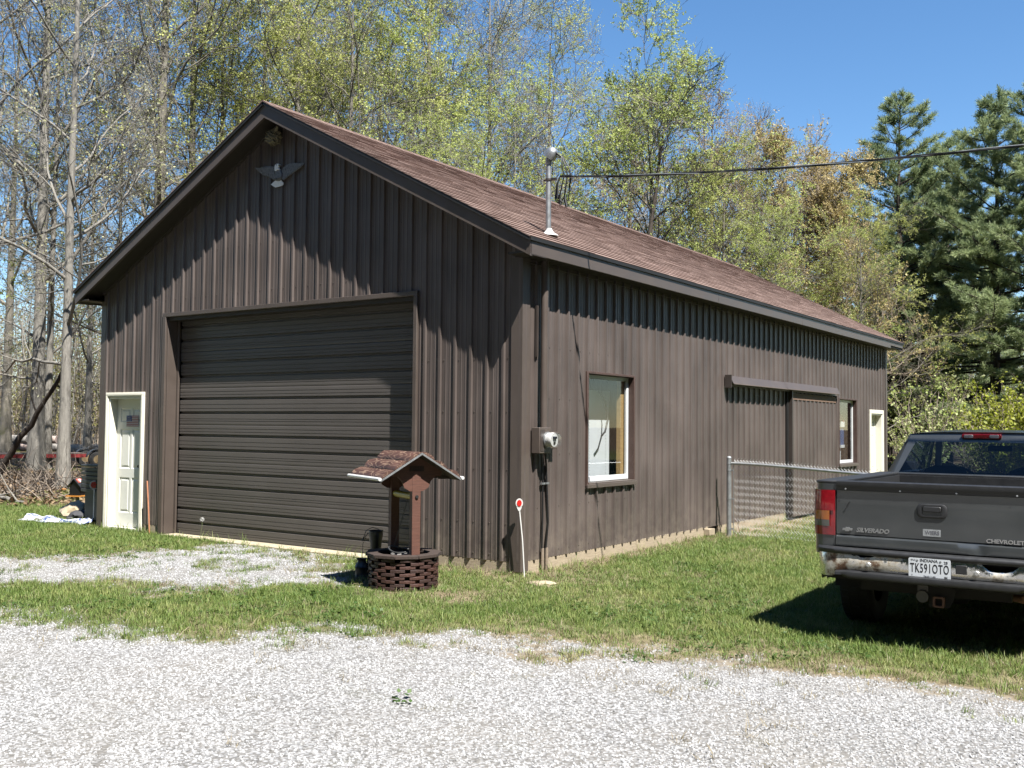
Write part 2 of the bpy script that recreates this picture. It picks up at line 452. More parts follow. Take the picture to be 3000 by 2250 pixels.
def siding_panel(parent, a, b, p0, place, strips, name='siding_panel', mat=None, screws=None, minor=True):
    """place(u,h,z)->xyz ; strips: list of (ua,ub,zbot fn,ztop fn)"""
    mb = MB()
    for (ua, ub, zb, zt) in strips:
        ua, ub = max(a, ua), min(b, ub)
        if ub - ua < .01: continue
        pr = rib_profile(ua, ub, p0, minor=minor)
        pr = [(u, h) for u, h in pr]
        V = [place(u, h, zb(u)) for u, h in pr] + [place(u, h, zt(u)) for u, h in pr]
        n = len(pr)
        mb.add(V, [(i, i + 1, n + i + 1, n + i) for i in range(n - 1)])
    if not mb.f: return None
    if screws:
        for (u, z) in screws:
            if a <= u < b:
                c = Vector(place(u, 0, z)); nv = (Vector(place(u, 1, z)) - c)
                x = Vector((0, 0, 1)).cross(nv).normalized(); zz = Vector((0, 0, 1))
                P = [c + (x * math.cos(q * math.pi / 3) + zz * math.sin(q * math.pi / 3)) * .0075 for q in range(6)]
                P2 = [p + nv * .006 for p in P]
                mb.add(P + P2, [(0 + i, (i + 1) % 6, 6 + (i + 1) % 6, 6 + i) for i in range(6)] + [tuple(range(6, 12))])
    return mb.build(name, mat or SIDE_M, parent)

# -- front wall -------------------------------------------------------
FR0 = -1.3845
GX0, GX1, GZ = -6.36, -1.50, 3.235           # garage opening (outer trim)
DX0, DX1, DZ = -7.755, -6.795, 2.095         # walk door (outer trim)
front = MB()
for z in (.55, 1.15, 1.8, 2.4, 3.45, 4.1, 4.75, 5.3):
    m = max(0, (z - ZEB) / SL - OS) + .15
    xs = [(-W + m, -m)]
    if z < GZ: xs = [(-W + .1, DX0 - .03) if z < DZ else (-W + .1, GX0 - .05), (DX1 + .03, GX0 - .05) if z < DZ else (0, 0), (GX1 + .05, -.1)]
    for a, b in xs:
        if b - a > .03: front.box((a, .012, z - .07), (b, .05, z + .07))
front_o = front.build('front_wall_girts', SKIRT_M, barn)
place_f = lambda u, h, z: (u, -h - .004, z)
opens = [(DX0, DX1, DZ), (GX0, GX1, GZ)]
def strips_front(a, b):
    cuts = sorted({a, b, *[q for o in opens for q in o[:2] if a < q < b], *([-W / 2] if a < -W / 2 < b else [])})
    out = []
    for p, q in zip(cuts[:-1], cuts[1:]):
        m = (p + q) / 2; zb = .135
        for o in opens:
            if o[0] < m < o[1]: zb = o[2] - .012
        out.append((p, q, (lambda u, z=zb: z), zrake))
    return out
k = 0; edges = [0.0]
x = FR0 + RIB * 2 + .05
while x > -W: edges.append(x); x -= RIB * 4
edges.append(-W)
scr = []
for u in np.arange(FR0 - RIB * 29, 0, RIB):
    for z in (.2, .55, 1.15, 1.8, 2.4, 3.45, 4.1):
        uu = u + .055 + random.Random(int(u * 999 + z * 77)).uniform(-.006, .006)
        if z < zrake(uu) - .1 and not any(o[0] - .02 < uu < o[1] + .02 and z < o[2] + .03 for o in opens): scr.append((uu, z))
for b_, a_ in zip(edges[:-1], edges[1:]):
    siding_panel(front_o, a_, b_, FR0, place_f, strips_front(a_, b_), screws=scr)

# -- right side wall --------------------------------------------------
R0 = .7296
W1 = (1.388, 2.621, .923, 2.3075); W2 = (11.46, 12.72, .893, 2.267); D2 = (13.716, 14.826, 2.0765)
side = MB()
for z in (.5, 1.15, 1.75, 2.5, 3.2):
    segs = [(.1, L - .1)]
    for o in (W1, W2):
        if o[2] - .08 < z < o[3] + .08: segs = [s_ for a, b in segs for s_ in (((a, o[0] - .02), (o[1] + .02, b)) if a < o[0] < b else ((a, b),))]
    if z < D2[2] + .08: segs = [(a, min(b, D2[0] - .02)) for a, b in segs]
    for a, b in segs: side.box((-.05, a, z - .07), (-.012, b, z + .07))
side_o = side.build('side_wall_girts', SKIRT_M, barn)
place_s = lambda u, h, z: (h + .004, u, z)
def strips_side(a, b):
    cuts = sorted({a, b, *[q for o in (W1, W2, D2) for q in o[:2] if a < q < b]})
    out = []
    for p, q in zip(cuts[:-1], cuts[1:]):
        m = (p + q) / 2; bot, top = .14, ZEB + .02; lst = [(bot, top)]
        for o in (W1, W2):
            if o[0] < m < o[1]: lst = [(bot, o[2] + .01), (o[3] - .01, top)]
        if D2[0] < m < D2[1]: lst = [(D2[2] - .01, top)]
        out += [(p, q, (lambda u, z=z0: z), (lambda u, z=z1: z)) for z0, z1 in lst]
    return out
edges = [0.0]; y = R0 + RIB * 2 - .05 + .02
while y < L: edges.append(y); y += RIB * 4
edges.append(L)
scr = []
for u in np.arange(R0 - RIB * 3, L, RIB):
    for z in (.22, .72, 1.32, 1.96, 2.55, 3.2):
        uu = u + .06
        if uu < .1 or uu > L - .1: continue
        if any(o[0] - .03 < uu < o[1] + .03 and o[2] - .04 < z < o[3] + .04 for o in (W1, W2)): continue
        if D2[0] - .03 < uu < D2[1] + .03 and z < D2[2] + .04: continue
        scr.append((uu, z))
for a_, b_ in zip(edges[:-1], edges[1:]):
    siding_panel(side_o, a_, b_, R0, place_s, strips_side(a_, b_), screws=scr)
# -- far and left walls, seen only through the windows ----------------
for nm, pl, a0, a1, zt in (('left_wall_sheet', lambda u, h, z: (-W - h - .004, u, z), 0, L, lambda u: ZEB + .02),
                           ('back_wall_sheet', lambda u, h, z: (u, L + h + .004, z), -W, 0, zrake)):
    st = [(a0, a1 if a0 == 0 else -W / 2, lambda u: .0, zt)] + ([(-W / 2, 0, lambda u: .0, zt)] if a0 else [])
    siding_panel(barn, a0, a1, .1, pl, st, name=nm, minor=False)
box_obj('concrete_floor', (-W + .05, .24, -.3), (-.06, L - .05, .03), simple('grey_concrete', (.28, .27, .25), .9, bump=.3), barn)
box_obj('door_sill_slab', (GX0 + .09, -.075, -.3), (GX1 - .07, .236, .02), simple('tan_concrete', (.50, .43, .30), .9, var=.3, scale=6, bump=.4), barn, bevel=.006)

# -- corner trim, skirt boards ----------------------------------------
def corner(x, y, sx, sy, w=.115, z0=.02, z1=ZEB):
    h = .026
    mb = MB()
    # L shaped folded flashing: outer faces proud of the ribs
    pts = [(x - sx * w, y), (x - sx * w, y + sy * h), (x + sx * h, y + sy * h), (x + sx * h, y - sy * w), (x, y - sy * w)]
    for (a, b) in zip(pts[:-1], pts[1:]):
        v = [(*a, z0), (*b, z0), (*b, z1), (*a, z1)]
        mb.add(v, [(0, 1, 2, 3)])
    return mb.build('corner_trim', TRIM_M, barn)
corner(0, 0, 1, -1, .125, .035, ZEB + .0); corner(-W, 0, -1, -1, .09, .02, ZEB); corner(0, L, 1, 1, .10); corner(-W, L, -1, 1, .1)
box_obj('post_shoe', (-.115, -.012, -.15), (.012, .115, .06), SKIRT_M, barn)
box_obj('skirt_board', (-1.40, -.0025, -.2), (-.125, .03, .142), SKIRT_M, barn)
box_obj('skirt_board', (-W + .02, -.0025, -.2), (DX0 - .01, .03, .14), SKIRT_M, barn)
box_obj('skirt_board', (DX1 + .01, -.0025, -.2), (GX0 - .02, .03, .14), SKIRT_M, barn)
for a, b, dx in ((.125, 2.72, .0), (2.725, 5.02, .004), (5.42, 8.42, .0), (11.16, 13.66, .0), (14.86, L - .1, .0)):
    box_obj('skirt_board', (-.035, a, -.25), (.0025 + dx, b, .150), SKIRT_M, barn, bevel=.003)
box_obj('timber_offcut', (.006, 4.86, .03), (.10, 5.06, .125), SKIRT_M, barn, bevel=.004)

# -- roof ---------------------------------------------------------------
Y0, Y1 = -OF, L + .35
RN = Vector((SL, 0, 1)).normalized()          # normal of the right slope
def roof_pt(s, y, h=0.0, sign=1):
    """s metres up the right slope from its eave edge, h above the deck"""
    ln = math.hypot(1, SL); x = OS - s / ln; z = ZET + s * SL / ln
    x += RN.x * h; z += RN.z * h
    return (x, y, z) if sign > 0 else (-W - x, y, z)
SLOPE = (W / 2 + OS) * math.hypot(1, SL)
roof = MB()
for sg in (1, -1):
    q = [roof_pt(0, Y0, 0, sg), roof_pt(0, Y1, 0, sg), roof_pt(SLOPE, Y1, 0, sg), roof_pt(SLOPE, Y0, 0, sg)]
    q2 = [(p[0], p[1], p[2] - .03) for p in q]
    roof.add(q + q2, [(0, 1, 2, 3), (7, 6, 5, 4), (0, 4, 5, 1), (1, 5, 6, 2), (2, 6, 7, 3), (3, 7, 4, 0)])
roof_o = roof.build('roof', BLACK_M, barn)
# shingles
t = NT('asphalt_shingle'); t.set(Roughness=.95); t.b.inputs['Specular IOR Level'].default_value = .15
a_n = t.new('Attribute', attribute_name='tint'); gr = t.noise(160, 2, .6); bl = t.noise(.7, 4, .6)
cc = t.ramp(a_n.outputs['Fac'], [(0, (.13, .080, .065)), (.45, (.27, .185, .158)), (1, (.41, .295, .255))])
cc = t.mix(.35, cc, t.ramp(gr, [(.35, (.15, .105, .09)), (.65, (.40, .30, .26))]))
cc = t.mix(t.ramp(bl, [(.35, (0, 0, 0)), (.7, (.35, .35, .35))]), cc, (.19, .135, .115))
t.base(cc); SHIN = t.mat
EXPO, TABW = .1345, .31
rs = random.Random(5)
def tab(s0, ya, yb, sg=1):
    th = .012 + rs.uniform(0, .004); sb = s0 - .012 + rs.uniform(-.003, .003); st = s0 + EXPO + .02
    V = [roof_pt(sb, ya, .004, sg), roof_pt(sb, yb, .004, sg), roof_pt(st, yb, .003, sg), roof_pt(st, ya, .003, sg),
         roof_pt(sb, ya, th + .006, sg), roof_pt(sb, yb, th + .006, sg), roof_pt(st, yb, .006, sg), roof_pt(st, ya, .006, sg)]
    return V, [(4, 5, 6, 7), (0, 1, 5, 4), (1, 2, 6, 5), (3, 0, 4, 7)]
def tint_attr(me, vals):
    at_ = me.attributes.new('tint', 'FLOAT', 'FACE'); at_.data.foreach_set('value', np.asarray(vals, np.float32))
tabs = []
nc = int(SLOPE / EXPO)
for i in range(nc):
    off = (i % 3) * .11 + rs.uniform(-.04, .04); y = Y0 - .032
    first = True
    while y < Y1 + .03:
        w = (TABW - off if first else TABW) * rs.uniform(.8, 1.2); first = False
        yb = min(y + w, Y1 + .032); tabs.append((i, y, yb - .003)); y = yb
cp = Vector(CAM_P)
tabs.sort(key=lambda q: (Vector(roof_pt(q[0] * EXPO, (q[1] + q[2]) / 2)) - cp).length)
field = MB(); tints = []
for n_, (i, ya, yb) in enumerate(tabs):
    V, F = tab(i * EXPO, ya, yb); tv = min(1, max(0, rs.gauss(.52, .27)))
    if n_ < 300:
        mb = MB().add(V, F); o = mb.build('shingle', SHIN, roof_o); tint_attr(o.data, [tv] * 4)
    else:
        field.add(V, F); tints += [tv] * 4
o = field.build('shingles', SHIN, roof_o); tint_attr(o.data, tints); tag(o, kind='stuff')
field = MB(); tints = []
for i in range(nc):
    y = Y0 - .032
    while y < Y1:
        yb = min(y + rs.uniform(.25, .4), Y1 + .03); V, F = tab(i * EXPO, y, yb - .003, -1); field.add(V, F); tints += [min(1, max(0, rs.gauss(.5, .27)))] * 4; y = yb
o = field.build('shingles', SHIN, roof_o); tint_attr(o.data, tints); tag(o, kind='stuff')
rc = MB(); tints = []
y = Y0 - .034
while y < Y1:
    for sg in (1, -1):
        rc.add([roof_pt(SLOPE - .15, y, .014, sg), roof_pt(SLOPE - .15, y + .3, .010, sg), roof_pt(SLOPE + .006, y + .3, .016, sg), roof_pt(SLOPE + .006, y, .026, sg)], [(0, 1, 2, 3)])
        rc.add([roof_pt(SLOPE - .15, y, .005, sg), roof_pt(SLOPE - .15, y, .014, sg), roof_pt(SLOPE + .006, y, .026, sg), roof_pt(SLOPE + .006, y, .005, sg)], [(0, 1, 2, 3)])
        tints += [rs.uniform(.0, .25)] * 2
    y += .14
o = rc.build('ridge_cap', SHIN, roof_o); tint_attr(o.data, tints)
# drip edge along eaves and rakes
dr = MB()
for sg in (1, -1):
    dr.beam(roof_pt(-.018, Y0 - .02, -.012, sg), roof_pt(-.018, Y1 + .02, -.012, sg), .02, .038)
    for yy in (Y0 - .014, Y1 + .014):
        dr.beam(roof_pt(-.02, yy, -.016, sg), roof_pt(SLOPE, yy, -.016, sg), .026, .034)
dr.build('drip_edge', BLACK_M, roof_o)
# fascias and soffits
for sg in (1, -1):
    for yy, e in ((Y0, -1), (Y1, 1)):
        a = roof_pt(0, yy, 0, sg); b = roof_pt(SLOPE, yy, 0, sg)
        if sg < 0: a = (a[0], a[1], a[2]); 
        hgt = .165
        P = [(a[0], yy, a[2] - .034), (b[0], yy, b[2] - .034), (b[0], yy, b[2] - .034 - hgt), (a[0], yy, a[2] - .034 - hgt)]
        fb = MB().prism(P, (0, .02 * -e, 0))
        # bottom return lip
        P2 = [(a[0], yy, a[2] - .034 - hgt - .004), (b[0], yy, b[2] - .034 - hgt - .004), (b[0], yy - e * .04, b[2] - .034 - hgt - .004), (a[0], yy - e * .04, a[2] - .034 - hgt - .004)]
        fb.prism(P2, (0, 0, .004))
        fb.build('rake_fascia', TRIM_M, roof_o)
        ys = sorted((yy + .02 * -e, 0 if yy < 1 else L))
        S = [(a[0], ys[0], a[2] - .18), (b[0], ys[0], b[2] - .18), (b[0], ys[1], b[2] - .18), (a[0], ys[1], a[2] - .18)]
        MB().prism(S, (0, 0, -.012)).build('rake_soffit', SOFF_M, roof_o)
    xo = OS if sg > 0 else -W - OS; xi = 0 if sg > 0 else -W
    ln_ = [Y0 + .004, .95, 4.7, 8.4, 12.0, L - .75]
    for a, b in zip(ln_[:-1], ln_[1:]):
        lo = (min(xo, xo - sg * .022), a + .0015, ZEB - .03); hi = (max(xo, xo - sg * .022), b - .0015, ZET - .012)
        box_obj('eave_fascia', lo, hi, TRIM_M, roof_o, bevel=.003)
    lo = (min(xo, xo - sg * .03), L - .75, ZEB + .03); hi = (max(xo, xo - sg * .03), Y1 - .004, ZET - .012)
    box_obj('eave_fascia', lo, hi, TRIM_M, roof_o, bevel=.003)
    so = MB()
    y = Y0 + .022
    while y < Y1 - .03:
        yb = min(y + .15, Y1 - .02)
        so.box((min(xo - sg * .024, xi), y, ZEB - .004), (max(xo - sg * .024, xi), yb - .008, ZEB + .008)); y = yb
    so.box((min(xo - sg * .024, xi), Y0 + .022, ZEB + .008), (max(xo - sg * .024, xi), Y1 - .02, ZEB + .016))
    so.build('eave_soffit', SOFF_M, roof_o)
for sg in (1, -1):
    xa = 0 if sg > 0 else -W
    a = Vector((xa, -.016, zrake(xa) - .035)); b = Vector((-W / 2, -.016, zrake(-W / 2) - .035))
    MB().beam(a, b, .034, .05).build('rake_wall_trim', DARKTRIM, barn)
MB().box((-.005, .03, ZEB - .05), (.012, L - .05, ZEB - .006)).box((.012, .03, ZEB - .05), (.03, L - .05, ZEB - .046)).build('soffit_trim', TRIM_M, barn)

# -- garage door ----------------------------------------------------------
DY = .20
gdm = simple('door_steel', (.108, .096, .087), .42, var=.10, scale=1.2, rv=.05)
XL, XR = GX0 + .115, GX1 - .085
gd = MB().box((XL - .05, DY + .05, .015), (XR + .05, DY + .06, 3.21)).build('garage_door', DARKTRIM, barn)
tag(gd, 'wide overhead door of horizontal ribbed brown steel')
SEC = .5325
# one section profile (z offset from its bottom, depth behind the face)
prof = [(0, .012), (.004, .002), (.020, 0)]
def groove(z, w, d):
    return [(z - w / 2, 0), (z - w / 2 + w * .18, d), (z + w / 2 - w * .18, d), (z + w / 2, 0)]
for z, w, d in ((.055, .010, .006), (.085, .010, .006), (.174, .046, .030), (.235, .010, .006), (.292, .010, .006), (.377, .046, .030), (.432, .010, .006), (.476, .010, .006)):
    prof += groove(z, w, d)
prof += [(SEC - .018, 0), (SEC - .004, .002), (SEC, .012)]
for i in range(6):
    z0 = .016 + i * SEC
    mb = MB(); rows = []
    for z, d in prof:
        if z0 + z > 3.205: break
        rows.append([(XL, DY + d, z0 + z), (XR, DY + d, z0 + z)])
    mb.grid(rows); mb.build('door_section', gdm, gd)
MB().box((XL, DY - .012, .006), (XR, DY + .02, .022)).build('rubber_seal', BLACK_M, gd)
gt = MB()
gt.box((GX0 + .065, -.03, GZ - .048), (GX1 - .05, .19, GZ - .040)); 
gt.box((GX0 - .01, -.045, GZ - .045), (GX1 + .012, -.006, GZ + .012))
gt.build('door_header_trim', TRIM_M, barn, bevel=.003)
MB().box((GX0 + .06, .0, GZ - .10), (GX1 - .045, .19, GZ - .05)).build('door_head_stop', SOFF_M, barn)
for (xa, xb, xc) in ((GX0 - .012, GX0 + .065, GX0 + .115), (GX1 + .010, GX1 - .045, GX1 - .085)):
    j = MB()
    lo, hi = sorted((xa, xb)); j.box((lo, -.045, .0), (hi, -.006, GZ - .046))
    lo, hi = sorted((xb, xb + (xc - xb) * .18)); j.box((lo, -.0055, .0), (hi, DY - .004, GZ - .052))
    lo, hi = sorted((xb + (xc - xb) * .18, xc)); j.box((lo, DY - .045, .0), (hi, DY - .012, GZ - .055))
    j.build('door_jamb_trim', TRIM_M, barn, bevel=.004)

# -- panelled walk doors -------------------------------------------------
def panel_door(parent, place, w, h, mat, name='walk_door', knob=True):
    """place(u,n,z): u 0..w, n outward"""
    panels = [(.12, .44, 1.66, 1.88), (.50, .82, 1.66, 1.88), (.12, .44, .92, 1.55), (.50, .82, .92, 1.55), (.12, .44, .22, .78), (.50, .82, .22, .78)]
    sx, sz = w / .94, h / 2.03
    P = [(a * sx, b * sx, c * sz, d * sz) for a, b, c, d in panels]
    us = sorted({0, w, *[q for p in P for q in p[:2]]}); zs = sorted({0, h, *[q for p in P for q in p[2:]]})
    mb = MB()
    for u0, u1 in zip(us[:-1], us[1:]):
        for z0, z1 in zip(zs[:-1], zs[1:]):
            if any(abs(u0 - p[0]) < 1e-6 and p[2] <= z0 + 1e-6 and z1 <= p[3] + 1e-6 for p in P): continue
            mb.add([place(u0, 0, z0), place(u1, 0, z0), place(u1, 0, z1), place(u0, 0, z1)], [(0, 1, 2, 3)])
    d = mb.build(name, mat, parent)
    for (a, b, c_, e) in P:
        pm = MB(); steps = [(0, 0), (.012, -.012), (.03, -.012), (.05, -.003)]
        for (i0, n0), (i1, n1) in zip(steps[:-1], steps[1:]):
            o0 = [(a + i0, c_ + i0), (b - i0, c_ + i0), (b - i0, e - i0), (a + i0, e - i0)]; o1 = [(a + i1, c_ + i1), (b - i1, c_ + i1), (b - i1, e - i1), (a + i1, e - i1)]
            V = [place(u, n0, z) for u, z in o0] + [place(u, n1, z) for u, z in o1]
            pm.add(V, [(i, (i + 1) % 4, 4 + (i + 1) % 4, 4 + i) for i in range(4)])
        i1, n1 = steps[-1]
        pm.add([place(a + i1, n1, c_ + i1), place(b - i1, n1, c_ + i1), place(b - i1, n1, e - i1), place(a + i1, n1, e - i1)], [(0, 1, 2, 3)])
        pm.build('panel', mat, d)
    return d
def door_frame(parent, boxes, mat): 
    mb = MB()
    for lo, hi in boxes: mb.box(lo, hi)
    return mb.build('door_frame', mat, parent, bevel=.004)
DOORW = simple('white_door_paint', (.90, .90, .82), .4, var=.05, scale=3)
dw = DX1 - DX0 - .21
wd = panel_door(barn, lambda u, n, z: (DX0 + .105 + u, .105 - n, .05 + z), dw, 1.95, DOORW)
tag(wd, 'cream six-panel walk door')
door_frame(wd, [((DX0, -.034, .0), (DX0 + .07, -.005, DZ - .07)), ((DX1 - .07, -.034, .0), (DX1, -.005, DZ - .07)), ((DX0, -.034, DZ - .0695), (DX1, -.005, DZ)),
                ((DX0 + .015, -.044, .0), (DX0 + .05, -.0345, DZ - .05)), ((DX1 - .05, -.044, .0), (DX1 - .015, -.0345, DZ - .05)), ((DX0 + .015, -.044, DZ - .0495), (DX1 - .015, -.0345, DZ - .015)),
                ((DX0 + .0705, -.02, .0), (DX0 + .103, .15, DZ - .101)), ((DX1 - .103, -.02, .0), (DX1 - .0705, .15, DZ - .101)), ((DX0 + .0705, -.02, DZ - .10), (DX1 - .0705, .15, DZ - .071)),
                ((DX0 + .104, .0, -.02), (DX1 - .104, .15, .045))], CREAM)
MB().lathe([(.0, -.09), (.018, -.088), (.027, -.07), (.024, -.05), (.012, -.04), (.012, -.0), (.03, .0), (.03, .004)], 14, (DX1 - .17, .1, .98), 'y').build('door_knob', simple('dark_bronze', (.06, .05, .04), .35, 1.0), wd, smooth=40)
wd2 = panel_door(barn, lambda u, n, z: (-.13 + n, D2[0] + .115 + u, .05 + z), D2[1] - D2[0] - .23, 1.92, DOORW)
tag(wd2, 'cream panelled door at the far end of the side wall')
y0, y1, zt = D2
door_frame(wd2, [((.005, y0, .0), (.036, y0 + .085, zt - .085)), ((.005, y1 - .085, .0), (.036, y1, zt - .085)), ((.005, y0, zt - .0845), (.036, y1, zt)),
                 ((-.16, y0 + .0855, .0), (.02, y0 + .114, zt - .115)), ((-.16, y1 - .114, .0), (.02, y1 - .0855, zt - .115)), ((-.16, y0 + .0855, zt - .1145), (.02, y1 - .0855, zt - .0855)),
                 ((-.16, y0 + .1145, -.02), (.0, y1 - .1145, .045))], CREAM)

# -- windows ---------------------------------------------------------------
PANE = m_glass('window_glass', (.96, .97, .97), 1.5, .9)
WHITEF = simple('white_vinyl', (.74, .76, .76), .4, var=.06)
BRWNF = simple('redbrown_trim', (.085, .050, .040), .5, var=.2)
def window(o, label):
    y0, y1, z0, z1 = o
    w = MB().box((-.085, y0 + .035, z0 + .035), (-.05, y0 + .085, z1 - .02)).box((-.085, y1 - .085, z0 + .035), (-.05, y1 - .035, z1 - .02)) \
        .box((-.085, y0 + .0855, z1 - .07), (-.05, y1 - .0855, z1 - .02)).box((-.085, y0 + .0855, z0 + .035), (-.05, y1 - .0855, z0 + .10)) \
        .build('window', WHITEF, barn, bevel=.004)
    tag(w, label)
    MB().box((-.070, y0 + .08, z0 + .095), (-.066, y1 - .08, z1 - .065)).build('pane', PANE, w)
    f = MB()
    f.box((-.09, y0 - .004, z0 - .01), (.032, y0 + .03, z1 + .01)).box((-.09, y1 - .03, z0 - .01), (.032, y1 + .004, z1 + .01)).box((-.09, y0 + .0305, z1 - .018), (.032, y1 - .0305, z1 + .010))
    f.build('frame', BRWNF, w, bevel=.003)
    MB().box((-.09, y0 + .0305, z0 - .01), (.050, y1 - .0305, z0 + .030)).box((.0325, y0 - .02, z0 - .035), (.056, y1 + .02, z0 + .012)).build('sill', TRIM_M, w, bevel=.004)
    return w
window(W1, 'near side-wall window with a white board behind the glass'); window(W2, 'far side-wall window beside the sliding door')

# -- sliding door -----------------------------------------------------------
ly0, ly1 = 8.50, 11.06
slide = MB().box((.035, ly0 + .01, .08), (.075, ly1 - .01, 2.28)).build('sliding_door', SKIRT_M, barn)
tag(slide, 'brown ribbed sliding door leaf hung under a track cover')
e2 = list(np.arange(ly0, ly1 - .2, RIB * 4)) + [ly1]
for a_, b_ in zip(e2[:-1], e2[1:]):
    siding_panel(slide, a_, b_, R0 + .05, lambda u, h, z: (.078 + h, u, z), [(a_, b_, lambda u: .06, lambda u: 2.16)])
slr = MB().box((.0755, ly0 + .02, 2.16), (.095, ly1 - .02, 2.27)); slr.build('top_rail_board', m_wood('rusty_board', (.24, .15, .10), (.15, .09, .06)), slide)
MB().box((.03, ly0 - .04, .06), (.105, ly0 + .0, 2.32)).box((.03, ly1, .06), (.105, ly1 + .012, 2.30)).build('edge_trim', DARKTRIM, slide)
tc = MB()
hz = 2.40; ya, yb = 5.64, 11.10
sect = [(.024, hz + .06), (.10, hz + .055), (.155, hz - .06), (.175, hz - .075), (.172, hz - .082), (.150, hz - .068), (.095, hz + .045), (.024, hz + .05)]
tc.grid([[(p[0], yy, p[1]) for p in sect] for yy in (ya, 8.1)], closed=True); tc.grid([[(p[0] + .003, yy, p[1] + .003) for p in sect] for yy in (8.07, yb)], closed=True)
for yy in (ya, yb): tc.add([(p[0], yy, p[1]) for p in sect], [tuple(range(8))])
tc.build('track_cover', TRIM_M, barn)
MB().box((.02, ya + .02, hz - .10), (.07, yb - .02, hz + .04)).build('track_rail', DARKTRIM, barn)
MB().box((.02, ya - .02, hz - .13), (.13, ya - .004, hz + .07)).build('track_bracket', DARKTRIM, barn)
MB().box((.02, 8.36, .05), (.05, 8.42, 2.30)).build('door_stop', BLACK_M, barn)

# ================================================================== THINGS ON THE BARN
GALV = simple('galvanised_steel', (.50, .52, .53), .45, .75, var=.2, scale=14, rv=.12)
CABLE = simple('black_cable', (.012, .012, .013), .45, rv=.05)
# -- electric service: meter, conduit, mast, weatherhead
sv = empty('electric_meter', 'electric meter with brown conduit rising to a grey roof mast', 'electric meter', (0, 0, 0))
mbx = MB().box((.024, .17, 1.335), (.135, .405, 1.625)).build('meter_box', TRIM_M, sv, bevel=.006)
MB().box((.136, .185, 1.36), (.139, .27, 1.60)).build('cover_plate', DARKTRIM, mbx)
MB().lathe([(.088, .136), (.09, .15), (.09, .16)], 28, (0, .318, 1.487), 'x').build('meter_ring', GALV, sv, smooth=40)
MB().lathe([(.080, .1605), (.083, .20), (.083, .225), (.078, .235)], 28, (0, .318, 1.487), 'x').build('meter_body', simple('pale_meter', (.60, .60, .58), .3, var=.1), sv, smooth=40)
MB().lathe([(.0755, .2352), (.075, .275), (.066, .29), (.0, .293)], 28, (0, .318, 1.487), 'x', cap=False).build('glass_cover', m_glass('meter_glass', (.95, .96, .96), 1.5, 1.3), sv, smooth=40)
MB().box((.236, .285, 1.50), (.252, .352, 1.525)).box((.2355, .30, 1.44), (.243, .336, 1.47)).build('meter_dial', BLACK_M, sv)
MB().box((.024, .445, 1.385), (.10, .60, 1.565)).box((.024, .43, 1.555), (.115, .615, 1.575)).build('breaker_box', TRIM_M, sv, bevel=.005)
MB().tube([(.085, .33, 1.62), (.085, .33, ZEB + .02)], .042, 16).build('conduit', TRIM_M, sv, smooth=40)
MB().box((.024, .235, 2.42), (.05, .262, 3.0)).build('conduit_board', DARKTRIM, sv)
MX, MY = -.09, .662
MB().tube([(MX, MY, 3.80), (MX, MY, 4.78)], .031, 18).build('mast', GALV, sv, smooth=40)
MB().lathe([(.115, .0), (.105, .012), (.06, .04), (.036, .075), (.034, .09)], 24, (MX + .012, MY, 3.868), 'z').build('roof_boot', simple('white_boot', (.68, .68, .66), .6), sv, smooth=50)
wh = MB().lathe([(.036, 4.72), (.038, 4.725), (.038, 4.80)], 18, (MX, MY, 0), 'z')
mrot = Matrix.Rotation(R(38), 3, 'Y'); hc = Vector((MX + .030, MY, 4.835)); rows = []
for (r_, h_) in ((.004, .088), (.035, .083), (.062, .064), (.076, .035), (.080, .0), (.080, -.045), (.074, -.045), (.072, 0)):
    rows.append([hc + mrot @ Vector((r_ * math.cos(a), r_ * math.sin(a) * .92, h_)) for a in [2 * math.pi * k / 22 for k in range(22)]])
wh.grid(rows, closed=True); wh.build('weatherhead', GALV, sv, smooth=50)
MB().prism([hc + mrot @ Vector((.070 * math.cos(a), .064 * math.sin(a), -.035)) for a in [2 * math.pi * k / 18 for k in range(18)]], mrot @ Vector((0, 0, .02))).build('weatherhead_insert', BLACK_M, sv)
MB().lathe([(.037, -.012), (.039, -.012), (.039, .012), (.037, .012)], 18, (MX, MY, 4.535), 'z').box((MX + .03, MY - .012, 4.52), (MX + .11, MY + .012, 4.55)).box((MX - .07, MY - .01, 4.527), (MX - .03, MY + .01, 4.543)).build('mast_clamp', DARKTRIM, sv)
for k, (dy, dz, mid) in enumerate(((-.02, .02, .17), (0, 0, .2), (.02, -.03, .23))):
    MB().tube([(MX + .10, MY + dy, 4.83 + dz), (MX + .19, MY + dy, 4.78), (MX + mid + .03, MY + dy * 1.5, 4.66), (MX + mid + .06, MY + dy, 4.56), (MX + mid + .02, MY + dy * 2, 4.35 - .04 * k), (MX + mid - .03, MY, 4.24), (MX + mid - .09, MY - dy, 4.30), (MX + .10 + .02 * k, MY - dy, 4.47), (MX + .16, MY, 4.56), (MX + .30, MY, 4.553)], .008, 7).build('service_wire', CABLE, sv, smooth=60)
MB().tube([(MX + .15, MY, 4.34), (MX + .17, MY, 4.22)], .017, 8).tube([(MX + .21, MY + .02, 4.31), (MX + .24, MY + .02, 4.19)], .017, 8).build('splice_sleeve', CABLE, sv, smooth=60)
